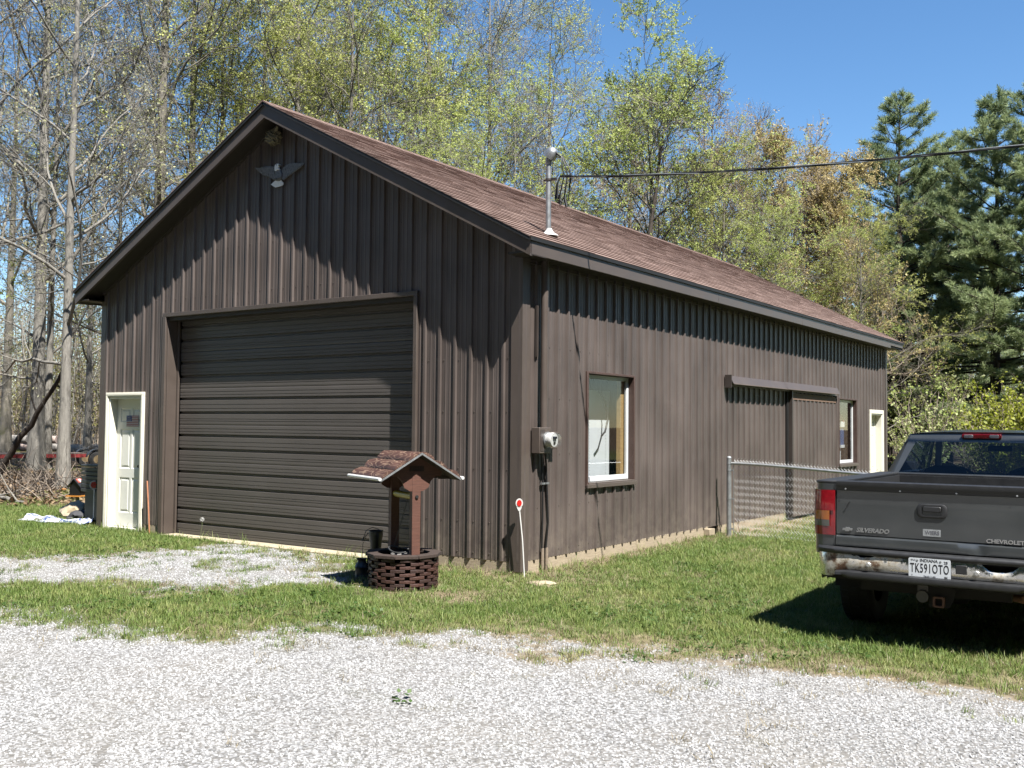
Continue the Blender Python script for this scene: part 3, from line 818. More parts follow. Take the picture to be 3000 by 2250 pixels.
for yy, x0 in ((.385, .05), (.47, .05)):
    pts = [(x0, yy - .05, 1.34), (x0, yy - .03, 1.2), (.04, yy, 1.0), (.038, yy + .008, .6), (.04, yy - .01, .25), (.04, yy, .03)]
    if yy > .4: pts[3] = (.05, yy + .02, .55)
    MB().tube(pts, .011, 8).build('ground_cable', CABLE, sv, smooth=60)
    MB().tube([(.045, yy, .26), (.045, yy, -.05)], .02, 10).build('cable_sleeve', m_wood('sleeve_plastic', (.34, .27, .2), (.2, .15, .1)), sv, smooth=60)
    MB().box((.024, yy - .03, .98), (.056, yy + .03, 1.0)).build('cable_clip', GALV, sv)
# -- power line
pts = [Vector((MX + .16, MY, 4.555))]
for k in range(1, 40):
    x = MX + .16 + k * .55
    pts.append(Vector((x, MY + .03 * x, 4.555 - .119 * x + .0102 * x * x)))
pl = empty('power_line', 'twisted black overhead power line running from the roof mast', 'power line', pts[0])
for ph, rr in ((0, .0068), (2.1, .0068), (4.2, .005)):
    q = []
    for i in range(len(pts) * 4 - 4):
        f = i / 4; a = pts[int(f)]; b = pts[min(int(f) + 1, len(pts) - 1)]; p = a.lerp(b, f - int(f)) - pts[0]
        th = ph + f * 2.0
        q.append(p + Vector((0, math.cos(th), math.sin(th))) * .009)
    MB().tube(q, rr, 6).build('strand', CABLE if ph < 4 else GALV, pl, smooth=60)

# -- eagle plaque
EG = simple('grey_painted_metal', (.19, .19, .195), .5, var=.35, scale=40, c2=(.09, .09, .095))
EW = simple('chalky_white', (.95, .97, 1.0), .5, var=.12, scale=40)
eg = empty('eagle_plaque', 'cast metal eagle with spread wings, mounted high on the gable', 'plaque', (-3.945, -.024, 5.0))
def ez(pts, n): return [((x - 750) / 957, n, -(y - 1040) / 1404 - .145 * (x - 750) / 957) for x, y in pts]
lw = [(289, 938), (340, 945), (400, 940), (470, 918), (560, 910), (640, 918), (690, 935), (705, 970), (715, 1050), (695, 1150), (640, 1165), (560, 1110), (490, 1095), (430, 1070), (380, 1030), (330, 985)]
rw = [(800, 990), (830, 930), (880, 890), (950, 855), (1040, 845), (1120, 852), (1210, 845), (1195, 885), (1130, 945), (1060, 1000), (1000, 1045), (940, 1085), (880, 1145), (830, 1175), (795, 1100)]
def feathers(par, a0, a1, b0, b1, n, mat):
    for i in range(n):
        f = (i + .5) / n
        A = Vector(ez([(a0[0] + (a1[0] - a0[0]) * f, a0[1] + (a1[1] - a0[1]) * f)], -.019 - .003 * (i % 2))[0]); B = Vector(ez([(b0[0] + (b1[0] - b0[0]) * f, b0[1] + (b1[1] - b0[1]) * f)], -.017 - .003 * (i % 2))[0])
        d = (B - A); s_ = Vector((-d.z, 0, d.x)).normalized() * .016
        MB().prism([A - s_, A + s_, B - d * .15 + s_ * 1.15, B, B - d * .15 - s_ * 1.15], (0, .006, 0)).build('feather', mat, par)
w_ = MB().prism(ez(lw, -.014), (0, .012, 0)).build('wing', EG, eg, bevel=.003)
feathers(w_, (430, 935), (680, 950), (345, 990), (660, 1160), 9, EG)
w_ = MB().prism(ez(rw, -.014), (0, .012, 0)).build('wing', EG, eg, bevel=.003)
feathers(w_, (1090, 865), (820, 990), (1185, 890), (850, 1165), 9, EG)
MB().prism(ez([(712, 985), (790, 985), (822, 1060), (815, 1150), (780, 1200), (690, 1190), (680, 1120), (690, 1050)], -.034), (0, .032, 0)).build('body', EG, eg, bevel=.012)
MB().prism(ez([(700, 1005), (695, 940), (705, 895), (735, 872), (770, 872), (797, 893), (798, 912), (772, 922), (768, 945), (792, 992), (752, 985), (720, 1015)], -.044), (0, .03, 0)).build('head', EW, eg, bevel=.006)
MB().prism(ez([(772, 888), (806, 900), (798, 932), (776, 922)], -.048), (0, .02, 0)).build('beak', simple('dull_yellow', (.22, .19, .10), .5), eg, bevel=.002)
MB().lathe([(.006, -.0), (.006, .006)], 8, (ez([(738, 898)], 0)[0][0], -.05, ez([(738, 898)], 0)[0][2]), 'y').build('eye', BLACK_M, eg)
tl = MB().prism(ez([(690, 1190), (800, 1185), (835, 1220), (840, 1260), (790, 1290), (690, 1318), (640, 1290), (602, 1262)], -.016), (0, .012, 0)).build('tail', EW, eg, bevel=.003)
feathers(tl, (710, 1190), (795, 1188), (620, 1265), (835, 1262), 7, EW)
for s_ in (-1, 1):
    tm = MB()
    for q in (-.016, 0, .016): tm.tube([(s_ * .035 + q, -.03, -.075), (s_ * .035 + q, -.05, -.085), (s_ * .035 + q, -.045, -.10)], .006, 6)
    tm.build('talon', simple('talon_tan', (.20, .18, .14), .6), eg)

# -- mud nest under the peak
rn = np.random.RandomState(3)
bm = bmesh.new(); bmesh.ops.create_icosphere(bm, subdivisions=4, radius=1)
for v in bm.verts:
    p = v.co; k = 1 + .22 * math.sin(p.x * 7 + p.z * 5) * math.sin(p.y * 6 + 1) + .16 * math.sin(p.z * 13 + p.x * 9) + .10 * rn.randn() * .6
    v.co = Vector((p.x * .115, p.y * .075, p.z * .095)) * k
me = bpy.data.meshes.new('nest'); bm.to_mesh(me); bm.free()
me.materials.append(simple('dry_mud', (.25, .215, .13), .95, var=.5, scale=45, c2=(.08, .065, .04), bump=.8, bscale=60))
nest = link('mud_nest', me); nest.location = (-4.0, -.095, 5.475)
tag(nest, 'lumpy tan bird nest of mud and straw tucked under the gable peak', 'nest')
st = MB()
for i in range(60):
    a = Vector(rn.normal(0, 1, 3)).normalized(); p = Vector((a.x * .11, a.y * .075, a.z * .09)); d = Vector(rn.normal(0, 1, 3)).normalized()
    st.tube([p - d * .03, p + a * .015, p + d * .05 + Vector((0, 0, -.015))], .0022, 3, cap=False)
st.tube([(.04, 0, .07), (.07, -.01, .10), (.085, -.01, .135)], [.03, .022, .012], 7)
st.build('straw', simple('pale_straw', (.38, .33, .2), .9), nest)

# -- flag decal on the walk door
fl = empty('flag_decal', 'small stars and stripes flag sticker on the cream walk door', 'sticker', (-7.245, .098, 1.66))
FW, FH = .30, .165
MB().box((-FW / 2, -.001, -FH / 2), (FW / 2, .001, FH / 2)).build('backing', simple('sticker_white', (.70, .66, .66), .5), fl)
RED = simple('sticker_red', (.36, .05, .07), .5); BLUE = simple('sticker_blue', (.035, .06, .26), .5)
for i in range(0, 13, 2):
    z1 = FH / 2 - i * FH / 13
    MB().box((-FW / 2, -.0025, z1 - FH / 13), (FW / 2, -.0012, z1)).build('stripe', RED, fl)
can_ = MB().box((-FW / 2, -.0045, FH / 2 - FH * 7 / 13), (-FW / 2 + .135, -.003, FH / 2)).build('canton', BLUE, fl)
SW = simple('star_white', (.7, .7, .72), .5)
stm = MB()
P = []
for k in range(10):
    r_ = .007 if k % 2 == 0 else .003; a = math.pi / 2 + k * math.pi / 5; P.append((r_ * math.cos(a), 0, r_ * math.sin(a)))
stm.prism(P, (0, .001, 0)); sme = stm.mesh('star', SW)
for rr_ in range(4):
    for cc_ in range(5 - rr_ % 2):
        o = link('star', sme, can_); o.location = (-FW / 2 + .014 + cc_ * .026 + (.013 if rr_ % 2 else 0), -.0062, FH / 2 - .012 - rr_ * .021)

# -- markers by the corners
mk = empty('reflector_marker', 'white rod with a round red reflector leaning on the barn corner', 'marker', (.137, -.106, 0))
top = Vector((-.075, -.004, .80))
WP = simple('white_plastic', (.72, .71, .68), .45, var=.08)
MB().tube([(0, 0, -.05), top * .5 + Vector((.006, 0, 0)), top - Vector((0, 0, .06))], .0075, 8).build('rod', WP, mk, smooth=60)
dn = (Vector(CAM_P) - Vector((.06, -.11, .8))); dn.z = 0; dn.normalize(); sx_ = Vector((-dn.y, dn.x, 0))
def disc(c, rx, rz, th, n=24): return [c + sx_ * rx * math.cos(2 * math.pi * k / n) + Vector((0, 0, 1)) * rz * math.sin(2 * math.pi * k / n) for k in range(n)]
MB().prism(disc(top, .040, .050, 0), dn * .012).prism([top + sx_ * .028 - Vector((0, 0, .045)), top - sx_ * .028 - Vector((0, 0, .045)), top - sx_ * .009 - Vector((0, 0, .085)), top + sx_ * .009 - Vector((0, 0, .085))], dn * .011).build('paddle', WP, mk)
t = NT('red_reflector'); t.base((.62, .02, .015)); t.set(Roughness=.25); RFL = t.mat
MB().prism(disc(top + dn * .0125, .026, .035, 0), dn * .005).build('reflector', RFL, mk)
om = MB().tube([(0, 0, -.05), (-.045, .0, .4), (-.09, .0, .785)], .011, 8).build('orange_stake', simple('faded_orange', (.55, .24, .13), .5, var=.2), None, smooth=60, loc=(-6.448, -.12, 0))
tag(om, 'thin faded orange stake leaning between walk door and garage door', 'stake')

# -- things seen through the windows
PERF = simple('white_perforated_steel', (.72, .76, .78), .4, var=.05)
bd = empty('perforated_panel', 'white perforated steel panel standing behind the near window', 'panel', (-.30, 2.2, 0))
MB().box((-.02, -.32, .90), (0, .315, 2.11)).build('sheet', PERF, bd)
HOLE = BLACK_M; hm_ = MB().lathe([(.006, .0006), (.006, .0012)], 6, (0, 0, 0), 'x').mesh('hole', HOLE)
for yy in (-.20, .22):
    for k in range(28):
        o = link('hole', hm_, bd); o.location = (0, yy, .95 + k * .041)
o = MB().tube([(-.24, 2.13, 2.10), (-.22, 2.24, 1.98), (-.2, 2.28, 1.84), (-.18, 2.26, 1.72), (-.16, 2.16, 1.58), (-.15, 2.05, 1.52)], .012, 8).build('hanging_hose', CABLE, None, smooth=60)
tag(o, 'black hose hanging in front of the white panel inside the window', 'hose')
o = MB().box((-.16, 2.46, .0), (-.10, 2.545, 3.4)).build('window_stud', m_wood('amber_stud', (.50, .33, .13), (.36, .22, .08)), None); tag(o, 'amber wooden stud just inside the near window', 'stud')
sh = empty('storage_tote', 'blue and white storage bin on white legs inside the far window', 'bin', (-.30, 12.72, 0))
MB().box((-.2, -.25, 1.30), (.05, .2, 1.68)).build('tub', simple('tote_blue', (.04, .10, .26), .5), sh)
MB().box((-.22, -.27, 1.6805), (.07, .22, 1.80)).box((-.22, -.27, 1.24), (.07, .22, 1.2995)).build('rail', PERF, sh)
for yy in (-.22, .18): MB().box((-.02, yy, .03), (.03, yy + .04, 1.239)).build('leg', PERF, sh)
o = MB().lathe([(.0, .0), (.13, .0), (.12, .04), (.09, .15), (.05, .17), (.03, .2), (.0, .2)], 16, (-.35, 12.62, 1.801), 'z', cap=False).build('gas_can', simple('can_red', (.5, .03, .03), .4), None, smooth=50); tag(o, 'red can on top of the bin inside the far window', 'can')

# ================================================================== CHAIN-LINK FENCE
fe = empty('chain_link_fence', 'galvanised chain-link fence running out from the barn wall', 'fence', (.255, 5.22, 0))
F1 = Vector((7.5, .12, -.085)); NSEG = 1
WIRE = simple('galv_wire', (.56, .58, .58), .4, .6, var=.15)
def fz(x): return -.11 * float(ss(.0, 2.6, x))
pb = MB().tube([(0, 0, -.2), (0, 0, 1.18)], .035, 16).build('end_post', GALV, fe, smooth=50)
MB().lathe([(.037, 1.175), (.038, 1.19), (.03, 1.205), (.012, 1.215), (.0, 1.216)], 16, (0, 0, 0), 'z', cap=False).build('post_cap', GALV, pb, smooth=50)
for z in (.12, .57, 1.0, 1.10):
    MB().lathe([(.036, z - .012), (.039, z - .012), (.039, z + .012), (.036, z + .012)], 16).box((.034, -.008, z - .012), (.075, .008, z + .012)).build('tension_band', GALV, fe, smooth=50)
for k in (1, 2, 3):
    x = k * 2.45; MB().tube([(x, .01 * k, fz(x) - .2), (x, .01 * k, fz(x) + 1.10)], .025, 12).build('line_post', GALV, fe, smooth=50)
MB().tube([(.04 + k * .25, .0035 * k, 1.105 + fz(.04 + k * .25)) for k in range(31)], .0205, 12).build('top_rail', GALV, fe, smooth=50)
MB().box((.07, -.004, .03), (.076, .004, 1.12)).build('tension_bar', GALV, fe)
# zig-zag wires
px, hh, nz = .0485, .0485, 24
zz = []
for i in range(nz + 1): zz.append((px if i % 2 else 0, .004 * (1 if i % 2 else -1) * 0 + (.0035 if i % 2 else -.0035), .02 + i * hh))
zz.append(((px * .5), 0, .02 + nz * hh + .03))
wme = MB().tube(zz, .0025, 4).mesh('mesh_wire', WIRE, smooth=60)
for k in range(140):
    o = link('mesh_wire', wme, fe); x = .075 + k * px
    o.location = (x, .0016 * x * 10 * 0 + .03 - .0, fz(x) - .03)
o = MB().tube([(.05, .03, .10), (.09, .045, .02), (.16, .02, .08), (.12, .05, .2), (.05, .03, .3)], .004, 5).build('loose_wire', simple('rusty_wire', (.14, .07, .04), .8), fe)

# ================================================================== WISHING WELL
RBW = m_wood('red_brown_stain', (.155, .062, .040), (.075, .030, .020), 9, (1, 1, 10), .45, .65)
DKW = m_wood('dark_weathered_wood', (.060, .038, .028), (.028, .018, .014), 9, (6, 6, 2), .6, .8)
t = NT('curly_grain_slab'); t.set(Roughness=.6)
nz_ = t.noise(5, 1.5, .4, stretch=(.6, 2.2, 2.2)); mm = t.new('Math', operation='MULTIPLY'); mm.inputs[1].default_value = 8.0; t.lk(nz_, mm.inputs[0])
fr_ = t.new('Math', operation='FRACT'); t.lk(mm.outputs[0], fr_.inputs[0])
lines = t.ramp(fr_.outputs[0], [(0, (.9, .9, .9)), (.15, (.0, .0, .0)), (.85, (0, 0, 0)), (1, (.9, .9, .9))])
t.base(t.mix(lines, t.ramp(t.noise(5, 4, .6), [(.35, (.055, .024, .017)), (.7, (.115, .052, .036))]), (.33, .22, .15))); SLAB_M = t.mat
well = empty('wishing_well', 'dark brown wooden wishing well with little log-slab roof by the garage door', 'wishing well', (-.47, -1.40, 0), math.atan2(.44, -.9))
# local x = along the ridge towards the barn door, -x = towards the camera side
WR, NB, ROWS = .355, 11, 9
rw_ = random.Random(9)
MB().lathe([(WR - .075, .0), (WR - .075, .31)], 32).build('gap_shade_liner', simple('gap_shade_black', (.006, .005, .004), .9), well, smooth=60)  # near-black drum put in so the gaps between blocks look shaded
RH = .0345
block_mats = [m_wood('block_stain_%s' % n, c, tuple(k * .45 for k in c), 14, (3, 3, 3), .6, .6) for n, c in (('warm', (.092, .036, .024)), ('dark', (.055, .024, .018)), ('plain', (.075, .031, .023)))]
blocks = []
for v in range(9):
    ang = 2 * math.pi / NB * rw_.uniform(.70, .78); mb = MB(); rows = []; tilt_ = rw_.choice((-1, 1)) * rw_.uniform(.05, .22)
    n = 5
    for i in range(n + 1):
        f = i / n; a = -ang / 2 + ang * f; wav = rw_.uniform(-.0012, .0012); out = WR - .004 + rw_.uniform(-.001, .001); tk = 1 - .30 * abs(f - .5 + tilt_)
        c_, s_ = math.cos(a), math.sin(a)
        rows.append([(c_ * (WR - .04) - WR, s_ * (WR - .04), -RH * .46), (c_ * (out - .004) - WR, s_ * (out - .004), -RH * .47 * tk + wav), (c_ * out - WR, s_ * out, -RH * .36 * tk + wav), (c_ * out - WR, s_ * out, RH * .36 * tk + wav), (c_ * (out - .004) - WR, s_ * (out - .004), RH * .46 * tk + wav), (c_ * (WR - .04) - WR, s_ * (WR - .04), RH * .44)])
    mb.grid(rows, closed=True); m5 = len(rows[0])
    mb.add(rows[0], [tuple(range(m5))]); mb.add(rows[-1], [tuple(range(m5))[::-1]])
    blocks.append(mb.mesh('block', block_mats[v % 3]))
for r_ in range(ROWS):
    for k in range(NB):
        a = 2 * math.pi * (k + .5 * (r_ % 2)) / NB
        o = link('block', blocks[rw_.randrange(9)], well); rad = WR + rw_.uniform(-.006, .006)
        o.location = (rad * math.cos(a), rad * math.sin(a), .012 + RH * (r_ + .5)); o.rotation_euler = (rw_.uniform(-.04, .04), rw_.uniform(-.03, .03), a + rw_.uniform(-.02, .02))
# rim of ten mitred boards
rim = MB().lathe([(WR - .06, .318), (WR - .01, .318)], 10).build('rim_base', DKW, well)
for k in range(10):
    a0, a1 = 2 * math.pi * k / 10 + .006, 2 * math.pi * (k + 1) / 10 - .006
    P = [(r_ * math.cos(a), r_ * math.sin(a), .322 + rw_.uniform(0, .002)) for r_, a in ((WR - .085, a0), (WR + .03, a0), (WR + .03, a1), (WR - .085, a1))]
    MB().prism(P, (0, 0, .034)).build('rim_board', DKW, rim, bevel=.004)
for s_ in (-1, 1):
    x = s_ * .27
    p = MB().box((x - .036, -.045, .02), (x + .036, .045, 1.18)).build('post', RBW, well, bevel=.004)
    # scalloped gusset under the roof
    xx = x + (-.030 if s_ < 0 else .016)
    G = [(-.28, 1.175), (-.27, 1.135), (-.20, 1.125), (-.155, 1.085), (-.13, 1.02), (-.07, .985), (.07, .985), (.13, 1.02), (.155, 1.085), (.20, 1.125), (.27, 1.135), (.28, 1.175), (0, 1.335)]
    MB().prism([(xx, y_, z_) for y_, z_ in G], (.014, 0, 0)).build('gusset', RBW, well)
    MB().lathe([(.0, 0), (.017, 0), (.017, .012), (.0, .012)], 8, (x + (-.049 if s_ < 0 else .037), 0, .93), 'x', cap=False).build('axle_bolt', BLACK_M, well)
MB().lathe([(.032, -.232), (.034, -.22), (.034, .22), (.032, .232)], 16, (0, 0, .93), 'x').build('roller', simple('yellow_paint', (.50, .40, .02), .4, var=.2, scale=20), well, smooth=50)
rx0, rx1 = -.43, .43
RZ, EZ, HW = 1.37, 1.11, .43
for s_ in (-1, 1):
    n_ = Vector((0, s_ * (RZ - EZ), HW)).normalized()
    d_ = Vector((0, s_ * HW, EZ - RZ)); ln = d_.length; d_.normalize()
    R0_ = Vector((rx0, 0, RZ)); q = [Vector((rx0, 0, RZ)), Vector((rx1, 0, RZ)), Vector((rx1, s_ * HW, EZ)), Vector((rx0, s_ * HW, EZ))]
    rb = MB().prism([p_ - n_ * .022 for p_ in q], n_ * .02).build('roof_board', DKW, well)
    for k in range(3):
        a, b = ln * (k / 3) + (.0 if k else .004), ln * ((k + 1) / 3) - .006
        pf = []
        for i in range(10):
            f = i / 9; w = a + (b - a) * f; hgt = (.006 + .026) * math.sin(math.pi * min(1, f * 1.0)) ** .6
            pf.append((w, hgt))
        sl = MB(); rows = []
        for xi in range(9):
            x = rx0 + .008 + (rx1 - rx0 - .016) * xi / 8
            rows.append([Vector((x, 0, RZ)) + d_ * w + n_ * (h_ + .003 * math.sin(xi * 2.1 + k + w * 60)) for w, h_ in pf] + [Vector((x, 0, RZ)) + d_ * b + n_ * .001, Vector((x, 0, RZ)) + d_ * a + n_ * .001])
        sl.grid(rows, closed=True); nn_ = len(rows[0]); sl.add(rows[0], [tuple(range(nn_))]); sl.add(rows[-1], [tuple(range(nn_))[::-1]])
        sl.build('roof_slab', SLAB_M, well, smooth=50)
    MB().tube([(rx0 - .01, s_ * (HW + .012), EZ + .005), (rx1 + .0, s_ * (HW + .012), EZ + .005)], .017, 10).build('eave_tube', simple('white_tube', (.76, .76, .74), .4, var=.06), well, smooth=50)
    for e in (rx0 - .002, rx1 - .004):
        MB().prism([(e, 0, RZ - .002), (e, s_ * HW, EZ - .002), (e, s_ * HW, EZ - .022), (e, 0, RZ - .022)], (.006, 0, 0)).build('edge_strip', GALV, well)
    for xb in (-.25, -.05, .15, .33):
        MB().box((xb, min(s_ * .27, s_ * .40), EZ - .012), (xb + .03, max(s_ * .27, s_ * .40), EZ + .028)).build('rafter', DKW, well)
MB().box((-.30, -.08, 1.18), (.30, .08, 1.235)).build('ridge_block', DKW, well)
# chain and hanging hoop
CHAIN = simple('dull_chain', (.16, .16, .16), .45, .8)
link_me = MB().tube([(.006 * math.cos(a), 0, .012 * math.sin(a)) for a in [2 * math.pi * k / 10 for k in range(10)]], .002, 5, closed=True).mesh('chain_link', CHAIN, smooth=60)
A, B, Cc = Vector((-.02, -.03, .895)), Vector((-.12, -.10, .40)), Vector((.10, .06, .42))
for end in (B, Cc):
    nlk = 26
    for k in range(nlk):
        o = link('chain_link', link_me, well); o.location = A.lerp(end, k / (nlk - 1)); o.rotation_euler = (0, 0, (k % 2) * math.pi / 2)
MB().tube([(.16 * math.cos(a) - .02, .16 * math.sin(a), .385 + .02 * math.sin(a * 2)) for a in [2 * math.pi * k / 28 for k in range(28)]], .008, 6, closed=True).build('hoop', simple('dull_grey', (.12, .12, .12), .5, .6), well, smooth=60)
bx_ = MB()
rk = random.Random(4)
for k in range(12):
    a = rk.uniform(0, 6.28); q_ = rk.uniform(.05, .22); bx_.obox((q_ * math.cos(a), q_ * math.sin(a), .29 + rk.uniform(0, .05)), (rk.uniform(.04, .1), rk.uniform(.03, .07), rk.uniform(.02, .06)), (rk.uniform(-.5, .5), rk.uniform(-.5, .5), a))
o = bx_.build('scrap_wood', simple('grey_scrap', (.20, .19, .18), .8, var=.5), None, bevel=.002); o.location = (-.47, -1.40, .0); tag(o, 'grey scraps lying inside the wishing well', 'scraps', kind='stuff')

# -- milk cans beside the well
NAVY = simple('dark_navy_enamel', (.020, .026, .036), .38, var=.4, scale=12)
mc = empty('milk_can', 'small dark blue milk can on the ground beside the wishing well', 'milk can', (-1.20, -1.235, 0))
MB().lathe([(.066, 0), (.072, .004), (.072, .02), (.069, .024), (.070, .12), (.073, .125), (.070, .132), (.06, .155), (.048, .172), (.046, .195), (.055, .205), (.057, .213), (.05, .214), (.044, .20), (.0, .19)], 28, cap=False).build('body', NAVY, mc, smooth=40)
for s_ in (-1, 1):
    MB().tube([(s_ * .055, 0, .19), (s_ * .08, 0, .185), (s_ * .082, 0, .155), (s_ * .064, 0, .148)], .005, 6).build('handle', NAVY, mc, smooth=60)
bk = empty('bucket_stand', 'dark pail with a wire handle on a stump stand behind the wishing well', 'bucket', (-1.13, -1.12, 0))
MB().lathe([(.085, -.05), (.08, .1), (.075, .24), (.07, .30)], 9).build('stump', m_wood('black_stump', (.035, .035, .038), (.012, .012, .014), 8, (4, 4, 1), .8), bk, smooth=30)
MB().lathe([(.058, .301), (.062, .36), (.074, .45), (.076, .455), (.074, .49), (.080, .495), (.078, .505), (.070, .50), (.055, .32), (.0, .315)], 26, (.012, .01, 0), cap=False).build('pail', NAVY, bk, smooth=40)
MB().tube([(.012 - .078, .01, .49), (-.12, -.02, .43), (-.15, -.03, .38), (-.10, -.02, .50), (-.03, .0, .535), (.05, .01, .52), (.09, .01, .49)], .004, 6).build('wire_handle', CABLE, bk, smooth=60)
MB().tube([(-.07, -.03, .48), (-.13, -.04, .35), (-.12, -.05, .22), (-.10, -.04, .1), (-.11, -.05, .0)], .003, 5).build('loose_wire', CABLE, bk, smooth=60)

# -- loose stones and a dandelion
def rock(name, label, loc, size, mat, seed):
    rr = np.random.RandomState(seed); bm = bmesh.new(); bmesh.ops.create_icosphere(bm, subdivisions=3, radius=1)
    ph = rr.rand(6) * 6
    for v in bm.verts:
        p = v.co.copy(); k = 1 + .16 * math.sin(p.x * 3 + ph[0]) * math.sin(p.y * 4 + ph[1]) + .12 * math.sin(p.z * 5 + ph[2] + p.x * 3) + .06 * math.sin(p.x * 11 + p.y * 9 + ph[3])
        v.co = Vector((p.x * size[0], p.y * size[1], p.z * size[2])) * k
    me = bpy.data.meshes.new(name); bm.to_mesh(me); bm.free(); me.materials.append(mat); me.polygons.foreach_set('use_smooth', [True] * len(me.polygons)); me.set_sharp_from_angle(angle=R(35))
    o = link(name, me); o.location = loc; return tag(o, label, 'stone')
rock('flat_stone', 'flat tan stone in the grass near the barn corner', (.56, -.40, .005), (.16, .10, .035), simple('tan_stone', (.45, .36, .25), .9, var=.3, scale=14, bump=.5), 3)
dl = empty('dandelion', 'single white dandelion seed head on a tall stalk before the garage door', 'dandelion', (-5.30, -.12, 0))
MB().tube([(0, 0, 0), (.008, 0, .12), (.03, 0, .22), (.025, 0, .28)], .003, 5).build('stalk', simple('stalk_green', (.2, .24, .1), .6), dl)
dm = MB(); rr = np.random.RandomState(8)
for i in range(140):
    d = Vector(rr.normal(0, 1, 3)).normalized(); e = Vector(rr.normal(0, 1, 3)).cross(d).normalized()
    c0 = Vector((.025, 0, .30)); dm.add([c0 + d * .006, c0 + d * .028 + e * .003, c0 + d * .031, c0 + d * .028 - e * .003], [(0, 1, 2, 3)])
dm.build('seed_head', simple('seed_white', (.75, .75, .72), .8), dl)

# ================================================================== PICKUP TRUCK
t = NT('pewter_paint'); t.set(Metallic=.5, Roughness=.36); t.b.inputs['Coat Weight'].default_value = .7; t.b.inputs['Coat Roughness'].default_value = .12
n_ = t.noise(2.2, 5, .6); sp = t.noise(70, 3, .7)
t.base(t.mix(t.ramp(sp, [(.70, (0, 0, 0)), (.78, (.25, .25, .25))]), t.ramp(n_, [(.3, (.070, .077, .080)), (.7, (.098, .106, .109))]), (.22, .21, .19)))
m = t.new('MapRange'); m.inputs[3].default_value = .24; m.inputs[4].default_value = .46; t.lk(n_, m.inputs[0]); t.lk(m.outputs[0], t.b.inputs['Roughness']); PAINT = t.mat
PLAS = simple('black_plastic', (.022, .023, .025), .5, var=.25, scale=20, rv=.12)
RUBB = simple('tyre_rubber', (.014, .014, .014), .85, var=.2)
DARKU = simple('underbody', (.015, .013, .012), .9)
RUST = simple('rusty_steel', (.20, .095, .055), .85, var=.5, scale=30, c2=(.07, .035, .025), bump=.4)
t = NT('rusted_chrome')
p_ = t.noise(16, 7, .75); q_ = t.noise(2.3, 3, .5); ra = t.new('Attribute', attribute_name='rust'); f0 = t.new('Math', operation='MULTIPLY_ADD'); f0.inputs[1].default_value = .10; f1 = t.mix(.6, p_, q_); t.lk(ra.outputs['Fac'], f0.inputs[0]); t.lk(f1, f0.inputs[2]); f_ = f0.outputs[0]
msk = t.ramp(f_, [(.57, (0, 0, 0)), (.63, (1, 1, 1))]); tan = t.ramp(f_, [(.50, (0, 0, 0)), (.58, (.80, .80, .80))])
col = t.mix(tan, (.95, .95, .95), t.ramp(t.noise(25, 4, .6), [(.3, (.40, .34, .22)), (.7, (.62, .56, .42))])); col = t.mix(msk, col, t.ramp(t.noise(40, 4, .6), [(.35, (.07, .035, .02)), (.65, (.22, .12, .06))]))
t.base(col); iv = t.new('Invert'); t.lk(tan, iv.inputs[1]); t.lk(iv.outputs[0], t.b.inputs['Metallic'])
r_ = t.ramp(tan, [(0, (.18, .18, .18)), (1, (.75, .75, .75))]); t.lk(r_, t.b.inputs['Roughness']); t.bump(p_, .25, .004); CHROME = t.mat
def lens(name, c, rough=.15):
    t = NT(name); t.base(t.ramp(t.noise(30, 2, .5), [(.3, tuple(k * .75 for k in c)), (.7, c)])); t.set(Roughness=rough); t.b.inputs['Coat Weight'].default_value = .6; return t.mat
LRED, LAMB, LCLR = lens('red_lens', (.34, .010, .018)), lens('amber_lens', (.50, .14, .01)), lens('clear_lens', (.12, .12, .10))
LWHT = lens('pale_lens', (.60, .52, .50))
TINT = m_glass('dark_rear_glass', (.30, .34, .40), 1.5, 1.0); CLEAR = m_glass('clear_windshield', (.80, .88, .84), 1.5, 1.0)

TK = empty('pickup_truck', 'old grey pickup truck with rusty chrome rear bumper, parked on the grass', 'truck', (4.474, -.958, -.085), .022)
def sx_of(z): return float(np.interp(z, [.45, .60, .80, .98, 1.12, 1.22, 1.275], [.905, .925, .942, .945, .935, .915, .895]))
AX_R, AX_F, WRAD = 1.15, 4.30, .385
def side_panel(s, ya, yb, ztop, axle, zlow=.47):
    rows = []
    for y in np.linspace(ya, yb, 44):
        zb = zlow
        if axle is not None and abs(y - axle) < .47: zb = max(zb, .36 + math.sqrt(.47 ** 2 - (y - axle) ** 2))
        rows.append([(s * sx_of(z), y, z) for z in np.linspace(zb, ztop, 12)])
    return rows
bed = MB()
for s in (-1, 1):
    bed.grid(side_panel(s, .28, 2.27, 1.275, AX_R))
    rr_ = side_panel(s, .28, 2.27, 1.275, AX_R); bed.grid([[(p[0] - s * .04, p[1], p[2]) for p in r] for r in rr_])
    bed.add([(s * .895, .12, 1.276), (s * .72, .12, 1.276), (s * .72, 2.27, 1.276), (s * .895, 2.27, 1.276)], [(0, 1, 2, 3)])
    # corner below the lamp: quarter round
    path = [(.748, .105), (.84, .107), (.895, .13), (.928, .18), (.940, .30)]
    for z0, z1, k in ((.70, .853, 1.0), (1.222, 1.276, .985)):
        bed.grid([[(s * a * k, b, z) for a, b in path] for z in (z0, z1)])
        bed.add([(s * a * k, b, z1) for a, b in path] + [(s * .7, .30, z1)], [(0, 1, 2, 3, 4, 5)])
    bed.add([(s * .748, .105, .70), (s * .748, .28, .70), (s * .748, .28, 1.276), (s * .748, .105, 1.276)], [(0, 1, 2, 3)])
body = bed.build('bed', PAINT, TK, smooth=50)
